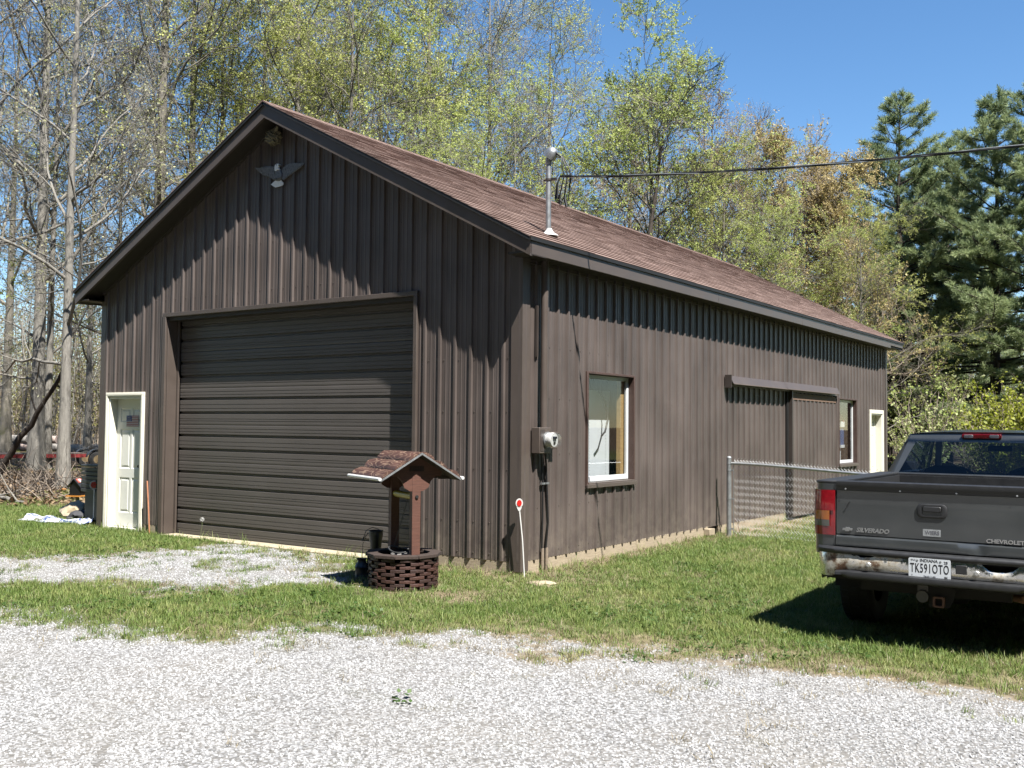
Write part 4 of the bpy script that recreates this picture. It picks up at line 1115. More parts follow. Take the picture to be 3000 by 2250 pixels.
bi = MB().box((-.72, .17, .78), (.72, 2.24, .80)).box((-.725, .17, .78), (-.71, 2.25, 1.272)).box((.71, .17, .78), (.725, 2.25, 1.272)).box((-.72, 2.22, .8), (.72, 2.25, 1.27))
for k in range(11): bi.box((-.68 + k * .13, .18, .80), (-.62 + k * .13, 2.2, .812))
bi.build('bed_liner', PLAS, TK)
for s in (-1, 1):
    MB().box((min(s * .73, s * .905), .11, 1.2765), (max(s * .73, s * .905), 2.27, 1.300)).build('bed_rail_cap', PLAS, TK, bevel=.008)
    lp = [(.746, .098), (.845, .100), (.902, .125), (.936, .175), (.949, .29)]
    tl_ = None
    for z0, z1, mt in ((1.055, 1.222, LRED), (.979, 1.0535, LAMB), (.927, .9775, LCLR), (.855, .9255, LRED)):
        g_ = MB(); zs = np.linspace(z0, z1, 4)
        rows = []
        for z in zs:
            k = 1 - .035 * ((z - .99) / .23) ** 2 * (1 if z > .99 else .4)
            rows.append([(s * (a if i == 0 else .746 + (a - .746) * k), b - .008 * math.sin((z - .855) / .367 * math.pi), z) for i, (a, b) in enumerate(lp)])
        if mt in (LAMB, LCLR): rows = [[(p[0] if i else s * .79, p[1] - .003, p[2]) for i, p in enumerate(r)] for r in rows]
        g_.grid(rows)
        if tl_ is None: tl_ = MB().grid([[(s * (a - .001), b + .001, z) for a, b in lp] for z in (.8555, 1.2215)]).build('taillight', LRED, TK, smooth=40)
        g_.build('lens', mt, tl_, smooth=60)
# tailgate
TGW = .740
pf = [(1.272, .16), (1.272, .110), (1.235, .104), (1.218, .112), (1.10, .108), (.95, .102), (.868, .104), (.862, .110), (.856, .104), (.846, .088), (.800, .078), (.775, .082), (.760, .11), (.745, .15)]
rows = []
for z, yv in pf:
    row = []
    for x in np.linspace(-TGW, TGW, 61):
        dent = .022 * math.exp(-((x - .34) / .045) ** 2 - ((z - .815) / .03) ** 2) + .012 * math.exp(-((x - .26) / .09) ** 2 - ((z - .84) / .02) ** 2)
        row.append((x, yv + dent + .010 * (x / TGW) ** 2, z))
    rows.append(row)
tg = MB().grid(rows)
for s in (-1, 1): tg.add([(s * TGW, yv + .010, z) for z, yv in pf] + [(s * TGW, .19, .75), (s * TGW, .19, 1.27)], [tuple(range(len(pf) + 2))])
tg = tg.build('tailgate', PAINT, TK, smooth=35); tag(tg, 'grey tailgate with a dented lower lip')
cap_pf = [(.165, 1.303), (.10, 1.305), (.084, 1.296), (.082, 1.262), (.092, 1.246), (.094, 1.226), (.106, 1.222)]
MB().grid([[(x, a + .010 * (x / TGW) ** 2, z) for x in np.linspace(-TGW + .004, TGW - .004, 25)] for a, z in cap_pf]).build('tailgate_cap', PLAS, tg, smooth=40)
for x in (-.66, -.235, .18, .60): MB().lathe([(.0, -.004), (.007, -.003), (.008, .0)], 8, (x, .0925, 1.236), 'y', cap=False).build('cap_screw', GALV, tg)
def rrect(w, h, r, n=5):
    P = []
    for cx_, cz_, a0 in ((w / 2 - r, h / 2 - r, 0), (-w / 2 + r, h / 2 - r, 90), (-w / 2 + r, -h / 2 + r, 180), (w / 2 - r, -h / 2 + r, 270)):
        for k in range(n): a = R(a0 + 90 * k / (n - 1)); P.append((cx_ + r * math.cos(a), cz_ + r * math.sin(a)))
    return P
hb = MB(); o1 = rrect(.225, .112, .04); o2 = rrect(.205, .095, .035); o3 = rrect(.15, .074, .022)
L1 = [[(a, y_, 1.09 + b) for a, b in P] for P, y_ in ((o1, .108), (o1, .098), (o2, .092), (o3, .094), (o3, .125))]
hb.grid(L1, closed=True); hb.add(L1[-1], [tuple(range(len(o3)))])
hb = hb.build('handle_bezel', PLAS, tg, smooth=50)
MB().prism([(a, .091, 1.104 + b) for a, b in rrect(.138, .044, .015)], (0, .02, 0)).build('latch_handle', PLAS, hb, bevel=.006)
EMB = simple('satin_emblem', (.45, .46, .46), .35, .7, var=.15, scale=60)
def letter(txt, size, x, z, y, mat, par, sx=1.0, **kw):
    o = link('lettering', text_mesh(txt, size, mat, sx, **kw), par); o.rotation_euler = (math.pi / 2, 0, 0); o.location = (x, y, z); return o
letter('SILVERADO', .047, -.452, .907, .1035, EMB, tg, 1.05, ext=.003, bold=.0016, shear=.25)
bt = [(-.038, .009), (-.014, .009), (-.017, .017), (.016, .017), (.018, .009), (.041, .009), (.036, -.009), (.013, -.009), (.011, -.017), (-.021, -.017), (-.018, -.009), (-.042, -.009)]
MB().prism([(-.648 + a, .101, .909 + b) for a, b in bt], (0, .004, 0)).build('emblem', EMB, tg, bevel=.001)
letter('CHEVROLET', .041, .515, .885, .1045, simple('dark_chrome', (.55, .55, .55), .35, .6), tg, 1.15, ext=.003, bold=.0008)
stk = MB().box((-.068, .1005, .893), (.062, .1015, .948)).build('faded_sticker', simple('sticker_silver', (.36, .38, .39), .5, var=.35, scale=60), tg)
letter('WIERS', .042, .0, .920, .0997, simple('sticker_ink', (.13, .13, .15), .6), stk, .88, ext=.0003, bold=.0008)
MB().prism([(-.66, .1005, 1.075), (-.652, .1005, 1.085), (-.63, .1005, 1.13), (-.634, .1005, 1.135), (-.655, .1005, 1.10)], (0, .002, 0)).build('paint_scuff', BLACK_M, tg)

# bumper
half = [(.0, .0), (.2, .001), (.4, .005), (.6, .013), (.72, .024), (.80, .042), (.86, .075), (.893, .13), (.905, .21), (.907, .40)]
def plan(n=90):
    pts = [(-a, b) for a, b in half[::-1]] + half[1:]
    P = np.array(pts); d = np.r_[0, np.cumsum(np.hypot(*np.diff(P, axis=0).T))]
    q = np.linspace(0, d[-1], n); return np.stack([np.interp(q, d, P[:, 0]), np.interp(q, d, P[:, 1])], 1)
PL = plan(150); rb_ = random.Random(2)
def jag(x):
    c = 0
    for a, b, dep in ((-.60, -.40, .022), (.36, .62, .062)):
        if a < x < b: c = dep * math.sin((x - a) / (b - a) * math.pi) ** .7 + rb_.uniform(-.006, .006)
    return max(0, c)
rows = [[] for _ in range(6)]
for x, y in PL:
    lo = .595 - .065 * float(ss(.62, .78, abs(x))); tp = .722 - jag(x)
    for i, f in enumerate(np.linspace(0, 1, 6)):
        rows[i].append((x * (1 - .02 * (1 - f) * (abs(x) > .85)), y + .012 * (2 * f - 1) ** 2 - (.0 if abs(x) > .15 else 0), lo + (tp - lo) * f))
bp = MB().grid(rows).build('rear_bumper', CHROME, TK, smooth=60)
xs_ = np.array([v[0] for r in rows for v in r]); hs_ = np.array([i / 5 for i, r in enumerate(rows) for v in r])
ra_ = np.maximum.reduce([np.exp(-((xs_ + .70) / .10) ** 2) * (1.3 - .5 * hs_), np.exp(-((xs_ + .5) / .14) ** 2) * .8, np.exp(-((xs_ - .5) / .17) ** 2) * .9, np.exp(-((xs_ - .78) / .08) ** 2) * 1.1, .5 * np.exp(-((xs_ + .27) / .06) ** 2)])
bp.data.attributes.new('rust', 'FLOAT', 'POINT').data.foreach_set('value', ra_.astype(np.float32)); tag(bp, 'rear bumper with peeling rusted chrome and black step pads')
MB().grid([[(x * k, y + dy, z) for x, y in PL] for k, dy, z in ((.97, .13, .757), (.985, .05, .768), (1.0, .008, .766), (1.01, -.008, .752), (1.01, -.008, .730), (1.0, .006, .716), (.99, .03, .716))]).build('top_pad', PLAS, bp, smooth=50)
MB().grid([[(x * .97, y + .10, z) for x, y in PL] for z in (.50, .75)]).build('bumper_backing', DARKU, bp)
lpth = [(x, y) for x, y in PL if abs(x) < .735]
def lz(x): return .035 * float(ss(.60, .735, abs(x)))
MB().grid([[(x, y + dy, z + (lz(x) if z < .56 else -lz(x) * .2)) for x, y in lpth] for dy, z in ((.05, .592), (-.012, .590), (-.040, .580), (-.046, .560), (-.038, .535), (-.005, .525), (.09, .53))]).build('step_pad', PLAS, bp, smooth=50)
for x in (-.455, .335):
    MB().lathe([(.0, -.03), (.016, -.03), (.02, -.026), (.02, .0)], 6, (x, .004, .650), 'y', cap=False).build('bumper_bolt', simple('bright_bolt', (.6, .6, .58), .4, .6), bp)
MB().box((.185, -.006, .632), (.265, .004, .70)).build('receptacle_cover', PLAS, bp, bevel=.004)
# licence plate
pm = simple('plate_white', (.72, .76, .80), .45, var=.04)
lpz = .657
P = rrect(.305, .152, .012, 4)
lic = MB().prism([(a, -.010, lpz + b) for a, b in P], (0, .002, 0)).build('licence_plate', pm, TK); lic.location = (0, 0, 0)
INK = simple('plate_ink', (.018, .018, .024), .5)
letter('INDIANA', .033, -.005, lpz + .058, -.0105, INK, lic, .95, ext=.0004, bold=.0006)
letter('TK591OTO', .098, .0, lpz - .004, -.0105, INK, lic, .52, ext=.0004, bold=.0016, spacing=1.15)
letter('09-01', .020, -.118, lpz + .058, -.0105, INK, lic, .8, ext=.0004); letter('25', .026, .118, lpz + .051, -.0105, INK, lic, 1.1, ext=.0004, bold=.0008)
letter('TRUCK 11,000', .014, 0, lpz - .061, -.0105, INK, lic, 1., ext=.0004); letter('84', .020, .118, lpz - .060, -.0105, INK, lic, 1.1, ext=.0004, bold=.0006)
letter('0', .016, -.128, lpz - .056, -.0105, INK, lic, 1., ext=.0004)
for x in (-.088, .080): MB().lathe([(.0, -.013), (.007, -.0125), (.008, -.0102)], 10, (x, 0, lpz + .058), 'y', cap=False).build('plate_screw', GALV, lic)
# hitch
ht = MB()
Q = rrect(.082, .082, .012, 4); q2 = rrect(.054, .054, .006, 4); o_ = (.055, .40)
L2 = [[(o_[0] + a, y_, o_[1] + b) for a, b in P] for P, y_ in ((Q, .40), (Q, .035), (Q, .03), (q2, .03), (q2, .40))]
ht.grid(L2, closed=True); hitch = ht.build('hitch_receiver', RUST, TK, smooth=30)
MB().prism([(.115, .07, .52), (.175, .07, .50), (.150, .07, .40), (.125, .07, .355), (-.02, .07, .355), (-.02, .07, .52)], (0, .012, 0)).build('hitch_plate', DARKU, hitch)
MB().box((-.55, .14, .43), (.55, .20, .50)).build('hitch_beam', DARKU, hitch)
MB().lathe([(.0, -.03), (.045, -.03), (.048, -.025), (.048, .03)], 18, (-.065, .075, .43), 'y', cap=False).box((-.105, .07, .43), (-.025, .085, .52)).build('trailer_socket', simple('socket_grey', (.10, .095, .085), .5, .5), hitch, smooth=40)
# cab
cab = MB()
CY0, CY1 = 2.31, 4.05
zb_, zt_ = 1.262, 1.640
def quad_frame(mb, O4, I4, thick):
    mb.add(O4 + I4, [(i, (i + 1) % 4, 4 + (i + 1) % 4, 4 + i) for i in range(4)])
    T4 = [Vector(p) + Vector(thick) for p in I4]
    mb.add(I4 + [tuple(p) for p in T4], [(i, (i + 1) % 4, 4 + (i + 1) % 4, 4 + i) for i in range(4)])
bw, tw = .800, .655
rear_o = [(-bw, CY0, zb_), (bw, CY0, zb_), (tw, CY0 + .20, zt_ + .045), (-tw, CY0 + .20, zt_ + .045)]
rear_i = [(-.742, CY0 + .012, zb_ + .035), (.742, CY0 + .012, zb_ + .035), (.606, CY0 + .165, zt_ - .035), (-.606, CY0 + .165, zt_ - .035)]
quad_frame(cab, rear_o, rear_i, (0, .02, 0))
fr_o = [(.80, CY1 + .35, 1.20), (-.80, CY1 + .35, 1.20), (-tw, CY1 - .33, zt_ + .045), (tw, CY1 - .33, zt_ + .045)]
fr_i = [(.72, CY1 + .30, 1.24), (-.72, CY1 + .30, 1.24), (-.59, CY1 - .28, zt_ + .0), (.59, CY1 - .28, zt_ + .0)]
quad_frame(cab, fr_o, fr_i, (0, -.02, 0))
wins = []
for s in (-1, 1):
    so = [(s * .885, CY0, zb_ - .02), (s * .885, CY1 + .35, 1.20), (s * tw, CY1 - .33, zt_ + .045), (s * tw, CY0 + .20, zt_ + .045)]
    if s < 0: so = [so[1], so[0], so[3], so[2]]
    cab.add([(s * bw, CY0, zb_), (s * .885, CY0 + .03, zb_ - .02), (s * (tw + .02), CY0 + .22, zt_ + .04), (s * tw, CY0 + .20, zt_ + .045)], [(0, 1, 2, 3)])
    si = [(s * .865, CY0 + .14, zb_ + .02), (s * .85, CY1 + .20, 1.25), (s * .69, CY1 - .28, zt_ - .01), (s * .69, CY0 + .30, zt_ - .01)]
    if s < 0: si = [si[1], si[0], si[3], si[2]]
    quad_frame(cab, so, si, (-s * .02, 0, 0)); wins.append(si)
    # lower body
    ys = [CY0, CY0 + .02, 3.0, 3.6, CY1 + .35]
    rows = [[(s * (sx_of(z) - .02), y, z) for z in np.linspace(.42, 1.245, 10)] for y in ys]; cab.grid(rows)
    cab.add([(s * .80, CY0, .60), (s * .915, CY0, .60), (s * .885, CY0, zb_ - .02), (s * .80, CY0, zb_)], [(0, 1, 2, 3)])
cab.add([(-.80, CY0 + .001, .6), (.80, CY0 + .001, .6), (.80, CY0 + .001, zb_), (-.80, CY0 + .001, zb_)], [(0, 1, 2, 3)])
# roof with rounded edges
rows = []
for f in np.linspace(0, 1, 9):
    y = CY0 + .20 + f * (CY1 - .33 - CY0 - .20); e = 1 - (2 * f - 1) ** 6; row = []
    for g in np.linspace(-1, 1, 17):
        row.append((g * tw, y - .012 * (1 - e) * (1 if f < .5 else -1), zt_ + .045 + .045 * (1 - abs(g) ** 3.2) * (.45 + .55 * e)))
    rows.append(row)
cab.grid(rows)
rows = [[(g * tw, CY0 + .20 - .012 * q, zt_ + .045 + (.045 * (1 - abs(g) ** 3.2) * .45) * q) for g in np.linspace(-1, 1, 17)] for q in (0, 1)]; cab.grid(rows)
cab = cab.build('cab', PAINT, TK, smooth=38)
MB().add(rear_i, [(0, 1, 2, 3)]).build('rear_window', TINT, cab); MB().add(fr_i, [(0, 1, 2, 3)]).build('windshield', CLEAR, cab)
for w_ in wins: MB().add(w_, [(0, 1, 2, 3)]).build('side_window', TINT, cab)
ch = MB().prism([(a, CY0 + .162, 1.664 + b) for a, b in rrect(.36, .046, .018)], (0, .03, 0)).build('brake_light', LRED, TK, bevel=.004); ch.rotation_euler = (0, 0, 0)
for x in (-.115, .115): MB().prism([(x + a, CY0 + .158, 1.664 + b) for a, b in rrect(.085, .034, .012)], (0, .01, 0)).build('cargo_lamp', LWHT, ch, bevel=.002)
MB().box((-.79, CY0 - .02, zb_ - .02), (.79, CY0 + .0, zb_ + .028)).build('window_ledge', PLAS, cab, bevel=.006)
# interior
SEAT = simple('charcoal_cloth', (.035, .036, .04), .9, var=.2)
inn = MB().box((-.84, CY0 + .05, .55), (.84, CY1 + .2, .60)).box((-.86, CY0 + .08, .55), (-.82, CY1 + .2, 1.22)).box((.82, CY0 + .08, .55), (.86, CY1 + .2, 1.22)).build('cab_floor', DARKU, cab)
for x in (-.40, .40):
    rows = []
    for z, w, y in ((.75, .24, 3.0), (1.0, .25, 2.93), (1.2, .245, 2.87), (1.32, .20, 2.84), (1.36, .10, 2.83)):
        rows.append([(x + w * math.cos(a), y + .09 * math.sin(a), z) for a in [2 * math.pi * k / 16 for k in range(16)]])
    sm_ = MB().grid(rows, closed=True); sm_.add(rows[-1], [tuple(range(16))]); sm_.box((x - .25, 2.95, .68), (x + .25, 3.45, .82))
    sm_.build('seat', SEAT, cab, smooth=60)
db = MB().grid([[(x, y, z) for x in np.linspace(-.80, .80, 9)] for y, z in ((3.75, .8), (3.72, 1.10), (3.8, 1.18), (4.1, 1.22), (4.36, 1.20))]).build('dashboard', SEAT, cab, smooth=50)
MB().tube([(-.40 + .185 * math.cos(a), 3.62 - .05 * math.sin(a), 1.15 + .165 * math.sin(a)) for a in [2 * math.pi * k / 24 for k in range(24)]], .016, 8, closed=True).box((-.57, 3.61, 1.14), (-.23, 3.64, 1.17)).build('steering_wheel', PLAS, cab, smooth=60)
MB().box((-.12, 3.70, 1.50), (.12, 3.73, 1.56)).tube([(0, 3.73, 1.54), (0, 3.78, 1.63)], .008, 6).build('rear_view_mirror', PLAS, cab, bevel=.006)
MB().tube([(-.07, 3.715, 1.50), (-.07, 3.715, 1.44)], .002, 4).lathe([(0, 1.42), (.012, 1.43), (.014, 1.445), (0, 1.46)], 10, (-.07, 3.715, 0), cap=False).build('hanging_charm', LWHT, cab)
# hood, nose and front end
fr = MB()
for s in (-1, 1): fr.grid(side_panel(s, CY1 + .35, 5.22, 1.06, AX_F if False else 4.78))
fr.grid([[(x, y, z + .04 * (1 - (x / .92) ** 4)) for x in np.linspace(-.925, .925, 13)] for y, z in ((CY1 + .34, 1.19), (4.75, 1.12), (5.1, 1.06), (5.22, 1.0))])
fr.grid([[(x, y - .06 * (x / .92) ** 4, z) for x in np.linspace(-.915, .915, 13)] for y, z in ((5.22, 1.03), (5.27, .85), (5.27, .55))])
fr.build('front_fenders', PAINT, TK, smooth=40)
MB().box((-.60, 5.27, .70), (.60, 5.30, .98)).build('grille', PLAS, TK, bevel=.01); MB().box((-.90, 5.20, .45), (.90, 5.36, .62)).build('front_bumper', CHROME, TK, bevel=.02)
for s in (-1, 1): MB().box((s * .75 - .13, 5.26, .76), (s * .75 + .13, 5.285, .96)).build('headlight', LWHT, TK, bevel=.01)
MB().box((-.46, .3, .48), (-.36, 5.1, .60)).box((.36, .3, .48), (.46, 5.1, .60)).box((-.84, .32, .60), (.84, 5.1, .64)).build('chassis', DARKU, TK)
MB().tube([(-.75, AX_R, WRAD), (.75, AX_R, WRAD)], .05, 12).lathe([(.05, -.14), (.15, -.08), (.16, 0), (.15, .08), (.05, .14)], 16, (0, AX_R, WRAD), 'x').build('rear_axle', DARKU, TK, smooth=40)
MB().lathe([(.16, .40), (.34, .41), (.37, .46), (.37, .54), (.34, .59), (.16, .59)], 32, (0, .66, -.02), 'z').build('spare_tyre', RUBB, TK, smooth=40)
MB().tube([(.30, 1.9, .42), (.32, .9, .42), (.45, .45, .44), (.62, .30, .44)], .032, 10).build('exhaust_pipe', RUST, TK, smooth=60)
tyre = [(.20, -.115), (.235, -.130), (.33, -.136), (.372, -.125), (.385, -.10), (.388, 0), (.385, .10), (.372, .125), (.33, .136), (.235, .130), (.20, .115)]
for s in (-1, 1):
    for ya in (AX_R, 4.78):
        wme = MB().lathe(tyre, 40, (0, 0, 0), 'x', cap=False)
        for k in range(40):
            for xx in (-.08, 0, .08):
                a = 2 * math.pi * (k + (.5 if xx else 0)) / 40; wme.obox((xx, .389 * math.cos(a), .389 * math.sin(a)), (.055, .035, .012), (a - math.pi / 2, 0, 0))
        w_ = MB().lathe([(.03, s * .05), (.10, s * .06), (.19, s * .03), (.205, s * .10), (.21, s * .115)], 24, (0, 0, 0), 'x').build('wheel', simple('alloy', (.35, .35, .35), .4, .7), TK, smooth=35, loc=(s * .775, ya, WRAD))
        wme.build('tyre', RUBB, w_, smooth=35)
    for k, ya in enumerate((AX_R, 4.78)):
        MB().grid([[(s * x, ya + .475 * math.cos(a), .36 + .475 * math.sin(a)) for a in np.linspace(0, math.pi, 16)] for x in (.91, .45)]).build('wheel_well', DARKU, TK, smooth=60)
for s in (-1, 1): MB().box((min(s * .88, s * .95), 3.95, 1.22), (max(s * .88, s * .95), 4.02, 1.26)).box((min(s * .93, s * 1.10), 3.98, 1.20), (max(s * .93, s * 1.10), 4.05, 1.36)).build('door_mirror', PLAS, TK, bevel=.015)

# ================================================================== ODDS AND ENDS LEFT OF THE BARN
PLG = simple('dark_grey_plastic', (.045, .047, .045), .5, var=.2, scale=10)
c0 = at(261, 16.7)
bn = empty('slatted_bin', 'dark grey slatted plastic bin standing against the barn, behind the walk door', 'bin', (c0.x + .27, c0.y + .12, 0))
MB().box((-.22, -.18, .0), (.22, .18, .86)).build('body', PLG, bn, bevel=.02)
for k in range(6):
    MB().box((-.265, -.225, .50 + k * .068), (.265, -.185, .555 + k * .068)).build('slat', PLG, bn, bevel=.006)
    if k % 2 == 0: MB().box((-.268, -.184, .50 + k * .068), (-.225, .2, .555 + k * .068)).build('slat', PLG, bn, bevel=.006)
MB().box((-.27, -.23, .905), (.27, .22, .945)).build('lid', PLG, bn, bevel=.012)
c1 = at(285, 16.4)
rf = empty('round_reflector', 'round red reflector with white ring fixed on the slatted bin', 'reflector', (c1.x + .02, c1.y - .02, .62))
dn2 = (Vector(CAM_P) - c1); dn2.z = 0; dn2.normalize(); sv2 = Vector((-dn2.y, dn2.x, 0))
def disc2(r, off): return [dn2 * off + sv2 * r * math.cos(a) + Vector((0, 0, r * math.sin(a))) for a in [2 * math.pi * k / 24 for k in range(24)]]
MB().prism(disc2(.075, .0), dn2 * .006).build('ring', WP, rf); MB().prism(disc2(.052, .0065), dn2 * .004).build('reflector', RFL, rf)
MB().box((-.012, -.0, -.62), (.012, .012, -.05)).build('rod', WP, rf)
# birdhouse
b0 = at(236, 18.2)
bh = empty('birdhouse', 'black peaked birdhouse with orange tray and red-white roof patch', 'birdhouse', b0, R(25))
BH = simple('black_paint', (.010, .010, .012), .35); OR = simple('orange_board', (.62, .25, .04), .5)
MB().box((-.02, -.02, -.1), (.02, .02, .30)).build('post', SKIRT_M, bh)
MB().box((-.15, -.13, .30), (.15, .13, .318)).build('tray', OR, bh); MB().tube([(-.16, -.10, .43), (-.24, -.10, .43)], .009, 8).build('perch', OR, bh)
MB().prism([(-.10, -.09, .319), (.10, -.09, .319), (.10, -.09, .48), (0, -.09, .585), (-.10, -.09, .48)], (0, .18, 0)).build('box', BH, bh)
for s in (-1, 1): MB().prism([(0, -.13, .61), (s * .14, -.13, .465), (s * .14, -.13, .477), (0, -.13, .625)], (0, .26, 0)).build('roof', simple('slate_paint', (.03, .032, .04), .3), bh)
MB().prism([(.012, -.09, .614), (.075, -.09, .548), (.075, .07, .548), (.012, .07, .614)], (.003, 0, .004)).build('red_patch', simple('patch_red', (.55, .12, .08), .5), bh)
MB().prism([(.022, -.05, .608), (.085, -.03, .543), (.085, .0, .543), (.022, .03, .608)], (.004, 0, .006)).build('white_patch', WP, bh)
# stump, tarp, sticks
sp_ = at(228, 17.3); rock('tree_stump', 'pale sawn stump with a tan top near the birdhouse', (sp_.x, sp_.y, .10), (.24, .20, .16), simple('sawn_tan', (.50, .39, .24), .9, var=.35, scale=7, c2=(.34, .30, .24), bump=.6, bscale=25), 11)['category'] = 'stump'
a_, b_ = at(100, 16.9), at(286, 16.0)
t = NT('printed_tarp'); t.set(Roughness=.6); nn = t.noise(3.3, 3, .6)
t.base(t.ramp(nn, [(.40, (.70, .72, .76)), (.47, (.66, .68, .72)), (.49, (.05, .08, .22)), (.53, (.06, .10, .28)), (.55, (.60, .62, .66)), (.64, (.62, .63, .66)), (.66, (.16, .15, .14))])); TARP = t.mat
tp = MB(); u_ = (b_ - a_); ln = u_.length; u_.normalize(); v_ = Vector((-u_.y, u_.x, 0)); rows = []
for i in range(36):
    f = i / 35; row = []
    for j in range(14):
        g = j / 13; w = .34 + .14 * math.sin(f * 5 + 1)
        p = u_ * (f * ln + .04 * math.sin(g * 9 + f * 4)) + v_ * ((g - .5) * w + .05 * math.sin(f * 11))
        h = .025 + .05 * abs(math.sin(f * 9 + g * 3)) * abs(math.sin(g * 3.1 + f * 2)) + .05 * float(vnoise(f * 10, g * 5, .6, 9)) + .05 * float(ss(.6, .9, f)) * float(vnoise(f * 12, g * 9, .5, 10))
        row.append((p.x, p.y, h * math.sin(math.pi * min(1, max(0.02, g))) ** .5))
    rows.append(row)
o = tp.grid(rows).build('crumpled_tarp', TARP, None, smooth=70); o.location = a_; tag(o, 'crumpled white and blue printed tarp lying on the grass left of the barn', 'tarp')
gs = at(255, 17.0); rock('grey_tarp_bundle', 'dark grey bundle lying between the bin and the tarp', (gs.x + .12, gs.y - .1, .07), (.16, .22, .10), simple('dark_cloth', (.05, .05, .055), .8, var=.4), 21)['category'] = 'bundle'
BKG = m_bark('grey_bark', (.40, .375, .325), (.105, .095, .08)); BKD = m_bark('dark_bark', (.10, .082, .068), (.04, .033, .028)); BKM = m_bark('mossy_bark', (.32, .29, .24), (.14, .13, .10), moss=(.17, .17, .06))
def pole(name, label, a, b, r0, r1, mat, cat, sag=.0, seed=1):
    rr = np.random.RandomState(seed); a = Vector(a); b = Vector(b); n = 9; P = []
    for i in range(n): P.append(a.lerp(b, i / (n - 1)) - a + Vector(rr.normal(0, (b - a).length * .008, 3)) * (0 < i < n - 1) + Vector((0, 0, -sag * math.sin(math.pi * i / (n - 1)))))
    mb = MB().tube(P, list(np.linspace(r0, r1, n)), 9)
    for k in range(5):
        i = rr.randint(2, n - 1); d = (P[i] - P[i - 1]).normalized(); e = (d + Vector(rr.normal(0, .6, 3))).normalized(); mb.tube([P[i], P[i] + e * .35, P[i] + e * .8 + Vector((0, 0, .1))], [r1 * .6, r1 * .4, .006], 5)
    o = mb.build(name, mat, None, smooth=60); o.location = a; return tag(o, label, cat)
g0, g1 = at(-40, 21.5), at(78, 19.9)
pole('fallen_limb', 'pale bare limb lying on the ground at the edge of the lawn', (g0.x, g0.y, .07), (g1.x, g1.y, .05), .065, .03, BKG, 'limb', seed=2)
q0, q1 = at(2, 27.5), at(182, 26.5)
pole('leaning_dead_branch', 'dark dead branch leaning up against the two grey trunks', (q0.x, q0.y, .15), (q1.x, q1.y, 2.95), .10, .045, BKD, 'branch', seed=3)
# red utility trailer
ta, tb = at(-120, 33.5), at(262, 36.0); d_ = tb - ta; TL = d_.length
tr = empty('utility_trailer', 'low red utility trailer frame with black wheel beyond the tree trunks', 'trailer', ta, math.atan2(d_.y, d_.x))
TR_ = simple('trailer_red', (.24, .025, .025), .5, var=.3)
for yy in (0, 1.3): MB().box((0, yy, .38), (TL, yy + .06, .50)).build('side_rail', TR_, tr)
for k in range(6): MB().box((k * TL / 5 - .03, .061, .40), (k * TL / 5 + .03, 1.299, .47)).build('cross_member', TR_, tr)
MB().box((0, .02, .505), (TL, 1.34, .53)).build('deck', m_wood('deck_planks', (.16, .12, .10), (.08, .06, .05)), tr)
for yy in (-.22, 1.40): 
    w_ = MB().lathe([(.12, -.08), (.25, -.09), (.30, -.07), (.31, 0), (.30, .07), (.25, .09), (.12, .08)], 24, (0, 0, 0), 'y').build('wheel', RUBB, tr, smooth=40, loc=(TL + .28, yy, .31)); MB().lathe([(.03, -.06), (.13, -.05), (.15, -.085)], 18, (0, 0, 0), 'y').build('rim', simple('rusty_rim', (.3, .22, .12), .6, .4), w_)
    MB().grid([[(TL + .28 + .38 * math.cos(a), yy + e, .33 + .36 * math.sin(a)) for a in np.linspace(.2, math.pi - .2, 12)] for e in (-.14, .14)]).build('fender', PLG, tr, smooth=60)
# log stacks
LOGM = [simple('log_%s' % n, c, .9, var=.35, scale=5, bump=.5, bscale=12) for n, c in (('pale', (.50, .44, .38)), ('pink', (.48, .38, .33)), ('grey', (.36, .33, .29)))]
rl_ = random.Random(6)
def log(u, D, z, ln, r, ang, label):
    p = at(u, D); lm = rl_.choice(LOGM)
    mb = MB().lathe([(r * .97, -ln / 2), (r, -ln / 2 + .02), (r * 1.04, 0), (r, ln / 2 - .02), (r * .97, ln / 2)], 14, (0, 0, 0), 'x')
    o = mb.build('cut_log', lm, None, smooth=40); o.location = (p.x, p.y, z + r); o.rotation_euler = (0, 0, ang); return tag(o, label, 'log', 'cut logs stacked across the clearing')
US = [-30, -8, 15, 38, 60, 82, 132, 146, 160, -20, 4, 28, 52, 140, 155, 72, 12]; LY = [0] * 9 + [1] * 7 + [2]
ORD = ['first', 'second', 'third', 'fourth', 'fifth', 'sixth', 'seventh', 'eighth', 'ninth']; ROWN = ['bottom', 'second', 'top']
for u, lay in zip(US, LY):
    row = sorted(q for q, l_ in zip(US, LY) if l_ == lay); lb = 'pale cut log, %s from the left in the %s row beyond the red trailer' % (ORD[row.index(u)], ROWN[lay])
    log(u, 56 + rl_.uniform(-.6, .6), lay * .42, rl_.uniform(.45, .8), rl_.uniform(.20, .25), YAW + rl_.uniform(-.3, .3), lb if lay < 2 else 'single pale cut log lying on top of the stack beyond the red trailer')
for k in range(3): log(232 + k * 26, 52 + k * .3, .0, 1.4, .24, YAW + .1 * k, ['tan felled log farthest from the barn edge in the clearing', 'tan felled log in the middle of the three in the clearing', 'tan felled log showing right beside the barn edge'][k])['group'] = 'felled logs beside the barn edge'

